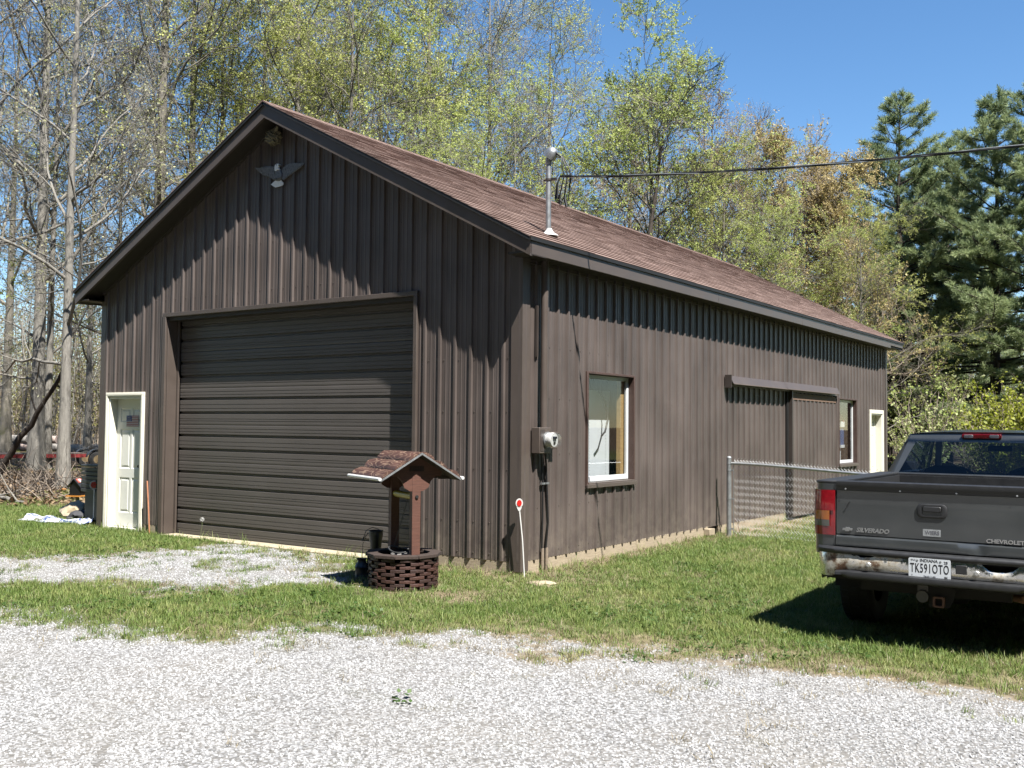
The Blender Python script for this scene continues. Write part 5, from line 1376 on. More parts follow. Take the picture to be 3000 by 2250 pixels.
# ================================================================== TREES
def norm(v): return v / (np.linalg.norm(v) + 1e-9)
def tube_arr(P, rad, n):
    P = np.asarray(P); N = len(P)
    d = np.gradient(P, axis=0); d /= np.linalg.norm(d, axis=1)[:, None] + 1e-9
    ref = np.array([1., 0, 0]) if abs(d[0, 2]) > .8 else np.array([0, 0, 1.])
    x = np.cross(d, ref); x /= np.linalg.norm(x, axis=1)[:, None] + 1e-9; y = np.cross(d, x)
    a = np.arange(n) * 2 * math.pi / n
    V = P[:, None, :] + (x[:, None, :] * np.cos(a)[None, :, None] + y[:, None, :] * np.sin(a)[None, :, None]) * np.asarray(rad)[:, None, None]
    i, k = np.meshgrid(np.arange(N - 1), np.arange(n), indexing='ij'); k2 = (k + 1) % n
    F = np.stack([i * n + k, i * n + k2, (i + 1) * n + k2, (i + 1) * n + k], -1).reshape(-1, 4)
    return V.reshape(-1, 3), F

class Geo:
    def __init__(s): s.V = []; s.F = []; s.M = []; s.n = 0
    def add(s, V, F, mi=0):
        s.V.append(V); s.F.append(F + s.n); s.M.append(np.full(len(F), mi, np.int32)); s.n += len(V)
    def mesh(s, name, mats, smooth=False):
        return np_mesh(name, np.concatenate(s.V), np.concatenate(s.F), mats, np.concatenate(s.M), smooth)

def leaf_quads(rng, P, size, flat=.0, elong=1.6, droop=0):
    N = len(P); n = rng.normal(0, 1, (N, 3)); n[:, 2] = np.abs(n[:, 2]) + flat; n /= np.linalg.norm(n, axis=1)[:, None]
    a = rng.normal(0, 1, (N, 3)); a[:, 2] -= droop; a -= n * (a * n).sum(1)[:, None]; a /= np.linalg.norm(a, axis=1)[:, None]; b = np.cross(n, a)
    s = size * rng.uniform(.6, 1.35, N)[:, None]
    V = np.stack([P, P + a * s * elong * .45 + b * s * .5, P + a * s * elong, P + a * s * elong * .45 - b * s * .5], 1).reshape(-1, 3)
    return V, np.arange(N * 4).reshape(-1, 4)

def grow_path(rng, p, d, Ln, n, wob, trop):
    P = [p]; d = norm(d)
    for i in range(n):
        d = norm(d + rng.normal(0, wob, 3) + np.array([0, 0, trop])); P.append(P[-1] + d * Ln / n)
    return np.array(P), d

def side_dir(rng, d, ang, az=None):
    r = rng.normal(0, 1, 3) if az is None else np.array([math.cos(az), math.sin(az), 0.])
    s = norm(r - d * np.dot(r, d)); return norm(d * math.cos(ang) + s * math.sin(ang))

def make_tree(seed, H=18, r=.25, n_limb=14, start=.3, limb=.38, ang=(.6, 1.1), sub=(6, 5, 3), leaves=5, lsize=.07, trop=.05, lean=(0, 0), twig_r=.008, spread=1.0, fork=0, wob=.07, top_taper=.12, lmat=None, bmat=None, leaf_from=.0, droop=0, curve=None):
    rng = np.random.RandomState(seed)
    wood = Geo(); crown = Geo(); tips = []
    N = 14
    if curve is not None:
        cz = np.linspace(0, 1, N); cv = np.array(curve, float); tp = np.stack([np.interp(cz, cv[:, 0], cv[:, 1]), np.interp(cz, cv[:, 0], cv[:, 2]), cz * H], 1)
    else:
        tp = np.zeros((N, 3)); off = np.cumsum(rng.normal(0, wob * .6, (N, 2)), 0) * H / 40
        tp[:, 2] = np.linspace(0, H, N); tp[:, :2] = off * np.linspace(0, 1, N)[:, None] + np.array(lean)[None, :] * np.linspace(0, 1, N)[:, None]
    tr = r * (1 - np.linspace(0, 1, N) * (1 - top_taper)) ; tr[0] *= 1.45; tr[1] *= 1.08
    V, F = tube_arr(tp, tr, 10); wood.add(V, F)
    az0 = rng.uniform(0, 6.28)
    for i in range(n_limb):
        f = start + (1 - start) * ((i + rng.uniform(0, .9)) / n_limb)
        if f > .985: f = .985
        k = f * (N - 1); j = int(k); p = tp[j] + (tp[min(j + 1, N - 1)] - tp[j]) * (k - j); rb = np.interp(f, np.linspace(0, 1, N), tr)
        d = side_dir(rng, np.array([0, 0, 1.]), rng.uniform(*ang) * (1.15 - .55 * f), az0 + i * 2.4 + rng.uniform(-.5, .5))
        Ln = H * limb * (1.05 - .62 * f) * rng.uniform(.7, 1.2) * spread
        lp, ld = grow_path(rng, p, d, Ln, 8, .13, trop)
        lr = np.linspace(min(rb * .42, .22 * r + .02), max(twig_r * 1.6, .015), 9); V, F = tube_arr(lp, lr, 6); wood.add(V, F)
        for a in range(sub[0]):
            g = .22 + .78 * (a + rng.uniform(0, .9)) / sub[0]; kk = min(g, .99) * 8; jj = int(kk); q = lp[jj] + (lp[min(jj + 1, 8)] - lp[jj]) * (kk - jj)
            dd = norm(lp[min(jj + 1, 8)] - lp[max(jj - 1, 0)]); bl = Ln * .42 * (1.15 - .6 * g) * rng.uniform(.7, 1.3)
            bp_, bd = grow_path(rng, q, side_dir(rng, dd, rng.uniform(.5, 1.0)), bl, 5, .16, trop * .7)
            br = np.linspace(max(lr[jj] * .5, twig_r * 1.4), twig_r * 1.1, 6); V, F = tube_arr(bp_, br, 4); wood.add(V, F)
            for b in range(sub[1]):
                h = .2 + .8 * (b + rng.uniform(0, .9)) / sub[1]; kb = min(h, .99) * 5; jb = int(kb); q2 = bp_[jb] + (bp_[min(jb + 1, 5)] - bp_[jb]) * (kb - jb)
                dd2 = norm(bp_[min(jb + 1, 5)] - bp_[max(jb - 1, 0)]); tl = (bl * .42 + .25) * rng.uniform(.7, 1.3)
                tw_, td = grow_path(rng, q2, side_dir(rng, dd2, rng.uniform(.4, .95)), tl, 3, .18, trop * .5 - droop)
                V, F = tube_arr(tw_, np.linspace(twig_r, twig_r * .6, 4), 3); crown.add(V, F, 0)
                for c in range(sub[2]):
                    e = rng.uniform(.25, 1.0); kc = min(e, .99) * 3; jc = int(kc); q3 = tw_[jc] + (tw_[min(jc + 1, 3)] - tw_[jc]) * (kc - jc)
                    d3 = side_dir(rng, norm(tw_[min(jc + 1, 3)] - tw_[jc]), rng.uniform(.4, 1.0)); d3[2] += .15 - droop * 2; l3 = (.25 + tl * .3) * rng.uniform(.6, 1.3)
                    p3 = np.array([q3, q3 + d3 * l3 * .5, q3 + d3 * l3 + rng.normal(0, .03, 3)])
                    V, F = tube_arr(p3, np.array([twig_r * .7, twig_r * .6, twig_r * .45]), 3); crown.add(V, F, 0)
                    tips.append((q3, p3[-1]))
    if leaves and tips:
        A = np.array([t_[0] for t_ in tips]); B = np.array([t_[1] for t_ in tips]); n = len(A)
        w = vnoise(A[:, 0] + A[:, 2] * .7, A[:, 1], 2.2, 20 + seed % 7); keep = rng.rand(n) < np.clip((w - .2) * 1.9, .12, 1)
        A, B = A[keep], B[keep]
        k = rng.poisson(leaves, len(A)); idx = np.repeat(np.arange(len(A)), k); f = rng.uniform(.2, 1.08, len(idx))[:, None]
        P = A[idx] * (1 - f) + B[idx] * f + rng.normal(0, .035, (len(idx), 3))
        V, F = leaf_quads(rng, P, lsize, droop=.4); crown.add(V, F, 1)
    return wood.mesh('trunk', [bmat], smooth=True), crown.mesh('crown', [bmat, lmat])

LF_PALE = m_leaf('pale_bud_leaf', [(.46, .46, .26), (.64, .63, .36), (.82, .80, .48)], .45)
LF_YEL = m_leaf('yellow_green_leaf', [(.42, .46, .11), (.63, .67, .19), (.84, .87, .34)], .5)
LF_GRN = m_leaf('fresh_green_leaf', [(.36, .44, .10), (.57, .66, .18), (.78, .85, .31)], .5)
LF_TAN = m_leaf('tan_bud_leaf', [(.44, .34, .15), (.66, .53, .23), (.82, .71, .33)], .45)
TW_TAN = m_bark('tan_twig_bark', (.46, .38, .30), (.25, .20, .155))

T_ = {}
T_['A1'] = make_tree(11, 21, .22, 20, .26, .40, (.8, 1.35), (8, 6, 4), 4.0, .048, .03, lmat=LF_PALE, bmat=BKG, twig_r=.008)
T_['A2'] = make_tree(12, 19, .16, 22, .16, .32, (.8, 1.4), (8, 6, 3), 3.5, .046, .025, lmat=LF_PALE, bmat=BKG, twig_r=.008)
T_['A3'] = make_tree(13, 23, .25, 18, .30, .38, (.6, 1.1), (8, 6, 4), 6.5, .048, .04, lmat=LF_YEL, bmat=BKM, twig_r=.008)
T_['B1'] = make_tree(21, 17, .22, 19, .14, .54, (.7, 1.35), (8, 7, 4), 15, .050, .015, lmat=LF_YEL, bmat=BKM, twig_r=.008, droop=.05)
T_['B2'] = make_tree(22, 15, .20, 19, .12, .58, (.7, 1.4), (8, 7, 4), 16, .050, .01, lmat=LF_GRN, bmat=BKG, twig_r=.008, droop=.06)
T_['B3'] = make_tree(23, 15.5, .22, 16, .18, .46, (.6, 1.3), (8, 7, 4), 14, .050, .02, lmat=LF_GRN, bmat=BKD, twig_r=.009, curve=[(0, 0, 0), (.12, .35, .2), (.3, 1.3, .7), (.5, 2.2, 1.3), (.75, 2.9, 1.7), (1, 3.4, 1.8)])
T_['C1'] = make_tree(31, 11.5, .17, 20, .10, .48, (.5, 1.15), (9, 7, 4), 15, .050, .07, lmat=LF_TAN, bmat=TW_TAN, twig_r=.009)
T_['C2'] = make_tree(32, 13.5, .16, 20, .16, .40, (.4, .95), (9, 7, 3), 5, .045, .10, lmat=LF_TAN, bmat=TW_TAN, twig_r=.0085)
def plant(kind, u, D, label, sc=1.0, rz=0.0, H=1.0, group='trees behind and beside the barn'):
    p = at(u, D); o = empty('deciduous_tree', label, 'tree', (p.x, p.y, -.05), rz, group)
    o.scale = (sc, sc, sc * H)
    for nm, me in zip(('trunk', 'crown'), T_[kind]): link(nm, me, o)
    return o
plant('A1', 112, 33.5, 'thick grey double trunk tree at the far left, behind the leaning branch', 1.1, .4)
plant('A2', 142, 35.5, 'slim grey trunk standing directly against the thick far-left trunk', .95, 2.2)
plant('A2', 192, 24.9, 'bare grey tree nearest the barn on its left side', .90, 1.0, 1.05)
plant('A3', 452, 36, 'tall straight grey trunk rising behind the left slope of the roof', 1.12, .7)
plant('A2', 343, 41, 'thin mossy trunk between the nearest bare tree and the tall straight one', .9, 4.0)
plant('A1', -70, 31, 'bare grey tree whose limbs reach in over the left picture edge', 1.0, 2.0)
plant('A3', 552, 40, 'grey tree forking in a V just right of the tall straight trunk', 1.0, 3.6)
plant('B1', 640, 43, 'tree in thin new leaf behind the roof slope left of the gable peak', 1.15, 5.0)
plant('A3', 20, 47, 'bare tree standing far back at the left picture edge', .95, 1.3)
plant('A2', 260, 52, 'thin bare tree far back in the gap left of the barn', 1.1, .3)
plant('A3', 862, 38, 'dark trunked tree right behind the gable peak', .95, 2.9)
plant('B1', 760, 44, 'yellow-green tree behind the gable peak', 1.12, .2)
plant('B1', 1010, 36, 'yellow-green tree just right of the gable peak, behind the ridge', .98, 1.9)
plant('B2', 1170, 40, 'leafy yellow-green tree behind the middle of the ridge', 1.02, .9)
plant('A3', 1245, 42, 'tall bare-topped tree rising out of the yellow-green crowns', 1.0, 1.6)
plant('A1', 1425, 43, 'bare branching tree left of the blue gap in the trees', .98, 3.2)
plant('A3', 1600, 47, 'tall bare tree with fine high branches right behind the roof mast', .86, 5.4)
plant('A2', 1500, 40, 'slender bare tree between the leafy crowns and the roof mast', .78, .5)
plant('C2', 1840, 47, 'brown twiggy tree behind the fresh green crown right of the mast', 1.12, .1)
plant('B2', 1390, 33, 'low leafy green tree behind the roof left of the mast', .70, 4.4)
plant('A2', 1560, 48, 'thin bare tree seen behind the roof mast', .62, 2.0)
plant('B3', 1745, 33, 'green tree with a dark leaning trunk right of the roof mast', .84, math.atan2(.57, .82) + .15)
plant('B2', 1905, 36, 'broad fresh green tree with low arching limbs behind the right roof', .92, 2.5)
plant('C2', 2085, 42, 'thin brown upright tree between the green tree and the tan crown', 1.06, 1.2)
plant('C2', 2190, 44, 'brown budding tree with fine upright twigs against the sky', .98, 3.9)
plant('C1', 2330, 40, 'tan budding tree with a rounded crown behind the far roof end', 1.0, .4)
plant('C1', 2450, 38, 'yellowish tan tree next to the tall pine', .88, 2.6)
plant('B1', 2120, 36, 'low yellow-green tree spreading above the far end of the ridge', .60, 3.3)
plant('B2', 2275, 34, 'small bright green tree rising over the far roof slope', .52, 5.2)
plant('B1', 2520, 35, 'yellow-green sapling crown over the far barn corner', .48, 1.1)
plant('B1', 1100, 47, 'tall yellow-green tree far behind the ridge between leafy crowns', 1.25, .8)
plant('C2', 930, 52, 'brown tree far behind the gable peak', 1.4, 4.8)
plant('C2', 1660, 50, 'brown fine-twigged tree behind the dark leaning trunk', .95, 2.2)

# ------------------------------------------------------------------ pines
NEED = m_leaf('pine_needles', [(.17, .23, .115), (.34, .42, .20), (.58, .66, .33)], .4, .5)
def make_pine(seed, H, wide, base=.10):
    rng = np.random.RandomState(seed); wood = Geo(); crown = Geo()
    N = 16; tp = np.zeros((N, 3)); tp[:, 2] = np.linspace(0, H, N); tp[:, :2] = np.cumsum(rng.normal(0, .03, (N, 2)), 0)
    tr = .26 * (1 - np.linspace(0, .96, N)); V, F = tube_arr(tp, tr, 9); wood.add(V, F)
    z = H * base; tuft = []
    while z < H - .25:
        f = z / H; nb = rng.randint(4, 7); az = rng.uniform(0, 6.28)
        prof = np.interp(f, [0, .10, .3, .55, .8, .93, 1], [.8, 1.0, .95, .74, .42, .2, .05])
        for k in range(nb):
            Ln = wide * prof * rng.uniform(.55, 1.2); d = np.array([math.cos(az + k * 6.28 / nb + rng.uniform(-.4, .4)), math.sin(az + k * 6.28 / nb), -.05 + .75 * f ** 2])
            p0 = np.array([np.interp(z, tp[:, 2], tp[:, 0]), np.interp(z, tp[:, 2], tp[:, 1]), z + rng.uniform(-.15, .15)])
            bp_, bd = grow_path(rng, p0, d, Ln, 6, .07, .035); V, F = tube_arr(bp_, np.linspace(.018 + .03 * prof, .010, 7), 4); wood.add(V, F)
            ns = int(3 + Ln * 5.0)
            for q in range(ns):
                g = .25 + .75 * (q + rng.rand()) / ns; kk = min(g, .99) * 6; j = int(kk); c = bp_[j] + (bp_[j + 1] - bp_[j]) * (kk - j); bd_ = norm(bp_[j + 1] - bp_[j])
                sl_ = (.30 + .60 * (1 - g)) * min(1.5, .55 + Ln * .3) * rng.uniform(.6, 1.2); sd_ = norm(bd_ * .8 + np.cross(bd_, [0, 0, 1]) * rng.choice([-1, 1]) * rng.uniform(.3, 1) + np.array([0, 0, rng.uniform(-.02, .22)]))
                e = c + sd_ * sl_; V, F = tube_arr(np.array([c, (c + e) / 2 + [0, 0, .02], e]), np.array([.008, .007, .005]), 3); wood.add(V, F)
                for w in range(int(2 + sl_ * 9)):
                    h = .25 + .75 * rng.rand(); tuft.append(np.r_[c + (e - c) * h, norm(sd_ + rng.normal(0, .3, 3) + [0, 0, .3])])
        z += H * .046 * rng.uniform(.7, 1.35) * (1.15 - .55 * f)
    T = np.array(tuft); nn = 13
    P = np.repeat(T[:, :3], nn, 0); D_ = np.repeat(T[:, 3:], nn, 0) * .9 + rng.normal(0, .48, (len(P), 3)); D_ /= np.linalg.norm(D_, axis=1)[:, None]
    S = np.cross(D_, rng.normal(0, 1, D_.shape)); S /= np.linalg.norm(S, axis=1)[:, None]
    ln = rng.uniform(.14, .27, len(P))[:, None]; wd = .0075
    V = np.stack([P - S * wd * .6, P + S * wd * .6, P + D_ * ln + S * wd, P + D_ * ln - S * wd], 1).reshape(-1, 3)
    crown.add(V, np.arange(len(V)).reshape(-1, 4))
    return wood.mesh('trunk', [BKD], True), crown.mesh('crown', [NEED])
PN = [make_pine(41, 16.2, 4.3, .08), make_pine(42, 14.6, 4.7, .08)]
for i, (u, D, k, sc, rz, lb) in enumerate(((2645, 43, 0, 1.0, .3, 'tallest white pine, its spire standing clear beside the tan tree'), (2920, 40, 1, 1.02, 1.4, 'white pine with a broad top at the right picture edge'), (2775, 44, 1, .98, 3.0, 'white pine in the middle between the two taller pines'),
                                        (3070, 38, 0, .95, 4.1, 'white pine cut off by the right picture edge, boughs reaching in'), (2610, 52, 0, .80, 5.0, 'shaded pine standing behind the far barn corner'), (2712, 46, 1, .93, .9, 'pine filling the gap right beside the tallest white pine'), (2455, 66, 1, 1.12, 2.2, 'distant pine whose tip pokes above the tan tree'), (2880, 54, 0, .8, 2.0, 'pine far back between the right-hand pines'))):
    p = at(u, D); o = empty('pine_tree', lb, 'pine', (p.x, p.y, -.1), rz, 'white pines beyond the lawn'); o.scale = (sc,) * 3
    for nm, me in zip(('trunk', 'crown'), PN[k]): link(nm, me, o)

# ------------------------------------------------------------------ shrubs
def make_shrub(seed, H, wide, stems, lmat, lsize, dens, bmat=None):
    rng = np.random.RandomState(seed); wood = Geo(); crown = Geo(); P = []
    for s_ in range(stems):
        a = rng.uniform(0, 6.28); d = np.array([math.cos(a) * wide * rng.uniform(.1, .6), math.sin(a) * wide * rng.uniform(.1, .6), 1])
        st, _ = grow_path(rng, np.array([math.cos(a), math.sin(a), 0]) * .12 * rng.rand(), d, H * rng.uniform(.6, 1.1), 7, .12, .03); V, F = tube_arr(st, np.linspace(.022, .006, 8), 4); wood.add(V, F)
        for b in range(11):
            k = rng.uniform(.15, .98) * 7; j = int(k); c = st[j] + (st[min(j + 1, 7)] - st[j]) * (k - j)
            tw_, _ = grow_path(rng, c, side_dir(rng, norm(st[min(j + 1, 7)] - st[max(0, j - 1)]), rng.uniform(.4, 1.1)), H * .25 * rng.uniform(.5, 1.2), 3, .15, .05)
            V, F = tube_arr(tw_, np.linspace(.007, .004, 4), 3); wood.add(V, F)
            n = rng.poisson(dens); f = rng.uniform(0, 2.99, n); jj = f.astype(int); P.append(tw_[jj] + (tw_[jj + 1] - tw_[jj]) * (f - jj)[:, None] + rng.normal(0, .04, (n, 3)))
    V, F = leaf_quads(rng, np.concatenate(P), lsize, elong=1.5); crown.add(V, F)
    return wood.mesh('stems', [bmat or TW_TAN], True), crown.mesh('foliage', [lmat])
LF_BRT = m_leaf('bright_spring_leaf', [(.20, .24, .02), (.36, .40, .04), (.50, .52, .10)], .35)
LF_WHT = m_leaf('white_blossom_leaf', [(.26, .34, .08), (.44, .52, .15), (.72, .74, .42)], .4)
SH = [make_shrub(51, 3.0, 1.0, 26, LF_BRT, .075, 16), make_shrub(52, 3.4, .8, 16, LF_WHT, .07, 10), make_shrub(53, 3.2, 1.1, 24, LF_YEL, .06, 8)]
for u, D, k, sc, rz, lb in ((2715, 30, 1, .95, .3, 'pale blossoming shrub just past the far corner of the barn'), (2660, 33, 1, .6, 2.0, 'small pale shrub left of the blossoming one, near the barn corner'), (2925, 33, 0, 1.0, 1.0, 'bright yellow-green bush above the truck roof'),
                          (3010, 31, 0, 1.05, 3.0, 'bright yellow-green bush at the right picture edge'), (2835, 36, 2, .9, 2.0, 'dull yellow twiggy bush between the blossoming shrub and the bright bush')):
    p = at(u, D); o = empty('shrub', lb, 'shrub', (p.x, p.y, -.1), rz, 'shrubs in front of the pines'); o.scale = (sc,) * 3
    for nm, me in zip(('stems', 'foliage'), SH[k]): link(nm, me, o)

# ------------------------------------------------------------------ far woodland and brush, each one mass
rng = np.random.RandomState(61); wood = Geo()
LP = []; LPb = []
def sapling(u, D, H, leafy, tan):
    p = np.array(at(u, D)); st, d = grow_path(rng, p, np.array([rng.normal(0, .12), rng.normal(0, .12), 1]), H, 6, .06, .03)
    V, F = tube_arr(st, np.linspace(.02 + H * .006, .010, 7), 4); wood.add(V, F, 0 if rng.rand() < .6 else 1)
    for b in range(int(9 + H * 1.6)):
        k = rng.uniform(.12, .98) * 6; j = int(k); c = st[j] + (st[min(j + 1, 6)] - st[j]) * (k - j)
        e, _ = grow_path(rng, c, side_dir(rng, np.array([0, 0, 1.]), rng.uniform(.4, 1.1)), H * rng.uniform(.10, .26), 3, .16, .05)
        V, F = tube_arr(e, np.array([.014, .012, .010, .008]), 3); wood.add(V, F, 0 if rng.rand() < .6 else 1)
        n = rng.poisson(leafy); (LPb if tan else LP).append(e[rng.randint(0, 4, n)] + rng.normal(0, .28, (n, 3)))
for i in range(640):
    z_ = rng.rand()
    if z_ < .52: u, D = rng.uniform(-400, 420), rng.uniform(59, 84)
    elif z_ < .76: u, D = rng.uniform(420, 2550), rng.uniform(48, 66)
    else: u, D = rng.uniform(2480, 3500), rng.uniform(58, 78)
    sapling(u, D, rng.uniform(3, 12), rng.choice([2, 5, 10]), rng.rand() < .5)
A = np.concatenate(LP); A = np.repeat(A, 2, 0) + rng.normal(0, .25, (len(A) * 2, 3)); V, F = leaf_quads(rng, A, .085); wood.add(V, F, 2)
A = np.concatenate(LPb); A = np.repeat(A, 2, 0) + rng.normal(0, .25, (len(A) * 2, 3)); V, F = leaf_quads(rng, A, .08); wood.add(V, F, 3)
fw_ = link('woodland', wood.mesh('woodland', [BKG, TW_TAN, m_leaf('far_yellow_leaf', [(.22, .22, .06), (.36, .35, .11), (.52, .49, .18)], .4), m_leaf('far_tan_leaf', [(.20, .16, .08), (.34, .27, .14), (.48, .40, .21)], .35)])); tag(fw_, 'far spring woodland of thin stems and new leaves behind everything', kind='stuff')
wood = Geo()
for i in range(150):
    u, D = (rng.uniform(-350, 330), rng.uniform(21.5, 32)) if i < 110 else (rng.uniform(-350, 200), rng.uniform(20.5, 23))
    if u > 250 and D < 25: continue
    p = np.array(at(u, D)); n = rng.randint(2, 5)
    for q in range(n):
        d = np.array([rng.normal(0, 1), rng.normal(0, 1), rng.uniform(.0, .7)]); e, _ = grow_path(rng, p + rng.normal(0, .2, 3) * [1, 1, 0] + [0, 0, .02], d, rng.uniform(.4, 1.1), 4, .2, .02)
        e[:, 2] = np.maximum(e[:, 2], .02); V, F = tube_arr(e, np.linspace(.014, .005, 5), 3); wood.add(V, F, rng.randint(0, 2))
        f, _ = grow_path(rng, e[2], d + rng.normal(0, .6, 3), rng.uniform(.3, .8), 3, .2, .05); f[:, 2] = np.maximum(f[:, 2], .02); V, F = tube_arr(f, np.linspace(.008, .004, 4), 3); wood.add(V, F, rng.randint(0, 2))
n = 5200; u = rng.uniform(-400, 330, n); D = rng.uniform(19.5, 33, n); P = np.array([np.array(at(a, b)) for a, b in zip(u, D)]); P[:, 2] = rng.uniform(.01, .05, n)
V, F = leaf_quads(rng, P, .085, flat=1.2, elong=1.3); wood.add(V, F, 2)
tag(link('brush', wood.mesh('brush', [BKD, TW_TAN, m_leaf('dead_leaf', [(.09, .055, .03), (.20, .13, .07), (.34, .25, .15)], .1)])), 'tangle of dead twigs and fallen leaves under the bare trees', kind='stuff')

# ================================================================== GRASS, WEEDS, STONES
def scatter(name, P, rot, scl, idx, srcs, label):
    me = bpy.data.meshes.new(name); me.vertices.add(len(P)); me.vertices.foreach_set('co', np.asarray(P, np.float32).ravel())
    for nm, ty, val, key in (('rot', 'FLOAT_VECTOR', rot, 'vector'), ('scl', 'FLOAT_VECTOR', scl, 'vector'), ('idx', 'INT', idx, 'value')):
        a = me.attributes.new(nm, ty, 'POINT'); a.data.foreach_set(key, np.asarray(val, np.int32 if ty == 'INT' else np.float32).ravel())
    o = link(name, me); ng = bpy.data.node_groups.new(name, 'GeometryNodeTree')
    ng.interface.new_socket('Geometry', in_out='INPUT', socket_type='NodeSocketGeometry'); ng.interface.new_socket('Geometry', in_out='OUTPUT', socket_type='NodeSocketGeometry')
    N = ng.nodes; gi = N.new('NodeGroupInput'); go = N.new('NodeGroupOutput'); iop = N.new('GeometryNodeInstanceOnPoints'); jn = N.new('GeometryNodeJoinGeometry')
    for s_ in srcs[::-1]:
        oi = N.new('GeometryNodeObjectInfo'); oi.inputs['Object'].default_value = s_; oi.inputs['As Instance'].default_value = True; ng.links.new(oi.outputs['Geometry'], jn.inputs[0])
    def attr(nm, ty):
        a = N.new('GeometryNodeInputNamedAttribute'); a.data_type = ty; a.inputs['Name'].default_value = nm; return a.outputs['Attribute']
    ng.links.new(gi.outputs[0], iop.inputs['Points']); ng.links.new(jn.outputs[0], iop.inputs['Instance']); iop.inputs['Pick Instance'].default_value = True
    ng.links.new(attr('idx', 'INT'), iop.inputs['Instance Index'])
    er = N.new('FunctionNodeEulerToRotation'); ng.links.new(attr('rot', 'FLOAT_VECTOR'), er.inputs[0]); ng.links.new(er.outputs[0], iop.inputs['Rotation'])
    ng.links.new(attr('scl', 'FLOAT_VECTOR'), iop.inputs['Scale']); ng.links.new(iop.outputs[0], go.inputs[0])
    md = o.modifiers.new('scatter', 'NODES'); md.node_group = ng
    return tag(o, label, kind='stuff')
def src(name, V, F, mat): return bpy.data.objects.new(name, np_mesh(name, V, F, [mat]))

def m_grass(name, g1, g2, d1, d2):
    t = NT(name); t.set(Roughness=.55); t.b.inputs['Specular IOR Level'].default_value = .3
    oi = t.new('ObjectInfo'); isl = t.new('NewGeometry'); n = t.noise(.9, 4, .6, coord='World'); n2 = t.noise(5, 3, .6, coord='World')
    a = t.mix(isl.outputs['Random Per Island'], g1, g2); b = t.mix(isl.outputs['Random Per Island'], d1, d2)
    ad = t.new('Math', operation='MULTIPLY_ADD'); ad.inputs[1].default_value = .5; t.lk(oi.outputs['Random'], ad.inputs[0]); t.lk(n, ad.inputs[2])
    col = t.mix(t.ramp(ad.outputs[0], [(.72, (0, 0, 0)), (1.0, (.9, .9, .9))]), a, b); col = t.mix(t.ramp(n2, [(.35, (.35, .35, .35)), (.6, (0, 0, 0))]), col, g1)
    col = t.base(col); tl = t.new('BsdfTranslucent'); t.lk(col, tl.inputs[0]); mx = t.new('MixShader'); mx.inputs[0].default_value = .3
    t.lk(t.b.outputs[0], mx.inputs[1]); t.lk(tl.outputs[0], mx.inputs[2]); t.lk(mx.outputs[0], t.out.inputs[0]); return t.mat
GR = m_grass('grass_blade', (.11, .18, .032), (.235, .335, .08), (.30, .34, .095), (.50, .50, .20))
DRYM = m_grass('dry_blade', (.22, .18, .10), (.36, .30, .18), (.28, .22, .13), (.46, .39, .25))
WEED = m_grass('broad_weed', (.05, .105, .022), (.10, .175, .04), (.08, .14, .03), (.16, .22, .06))
def clump(seed, n, h, w, rad, lean, mat, name):
    r_ = np.random.RandomState(seed); V = []; F = []
    for i in range(n):
        a = r_.uniform(0, 6.28); q = rad * math.sqrt(r_.rand()); p = np.array([q * math.cos(a), q * math.sin(a), -.005]); hh = h * r_.uniform(.5, 1.25); b = r_.uniform(0, 6.28); ln = lean * r_.uniform(.2, 1.3) * hh
        d = np.array([math.cos(b), math.sin(b), 0]); s_ = np.array([-math.sin(b), math.cos(b), 0]) * w * .5 * r_.uniform(.7, 1.3)
        m_ = p + d * ln * .35 + [0, 0, hh * .6]; t_ = p + d * ln + [0, 0, hh]; k = len(V)
        V += [p - s_, p + s_, m_ + s_ * .85, m_ - s_ * .85, t_ + s_ * .15, t_ - s_ * .15]; F += [(k, k + 1, k + 2, k + 3), (k + 3, k + 2, k + 4, k + 5)]
    return src(name, np.array(V), np.array(F), mat)
grass_src = [clump(70 + i, 16, (.030 + .008 * i), .0038, .055, .7, GR, 'grass_tuft') for i in range(4)]
dry_src = [clump(80 + i, 14, .03, .0035, .06, 1.5, DRYM, 'dry_tuft') for i in range(3)]
def weed(seed):
    r_ = np.random.RandomState(seed); n = 16; P = np.stack([r_.normal(0, .035, n), r_.normal(0, .035, n), r_.uniform(.008, .03, n)], 1); V, F = leaf_quads(r_, P, .022, flat=1.6, elong=1.2); return src('weed_tuft', V, F, WEED)
weed_src = [weed(90 + i) for i in range(3)]
rg = np.random.RandomState(99)
def pts(xa, xb, ya, yb, dens):
    n = int((xb - xa) * (yb - ya) * dens); x = rg.uniform(xa, xb, n); y = rg.uniform(ya, yb, n)
    ok = ~((x > -W - .03) & (x < .02) & (y > -.03) & (y < L + .03)); ok &= np.hypot(x + .47, y + 1.4) > .36; ok &= ~((x > GX0 + .05) & (x < GX1 - .05) & (y > -.09) & (y < .3))
    x, y = x[ok], y[ok]; dx, dy = x - CAM_P[0], y - CAM_P[1]; D = dx * _fw[0] + dy * _fw[1]; u = dx * _r2[0] + dy * _r2[1]
    ok = (D > 3.0) & (np.abs(u) < D * .60 + 1.2); return x[ok], y[ok], D[ok]
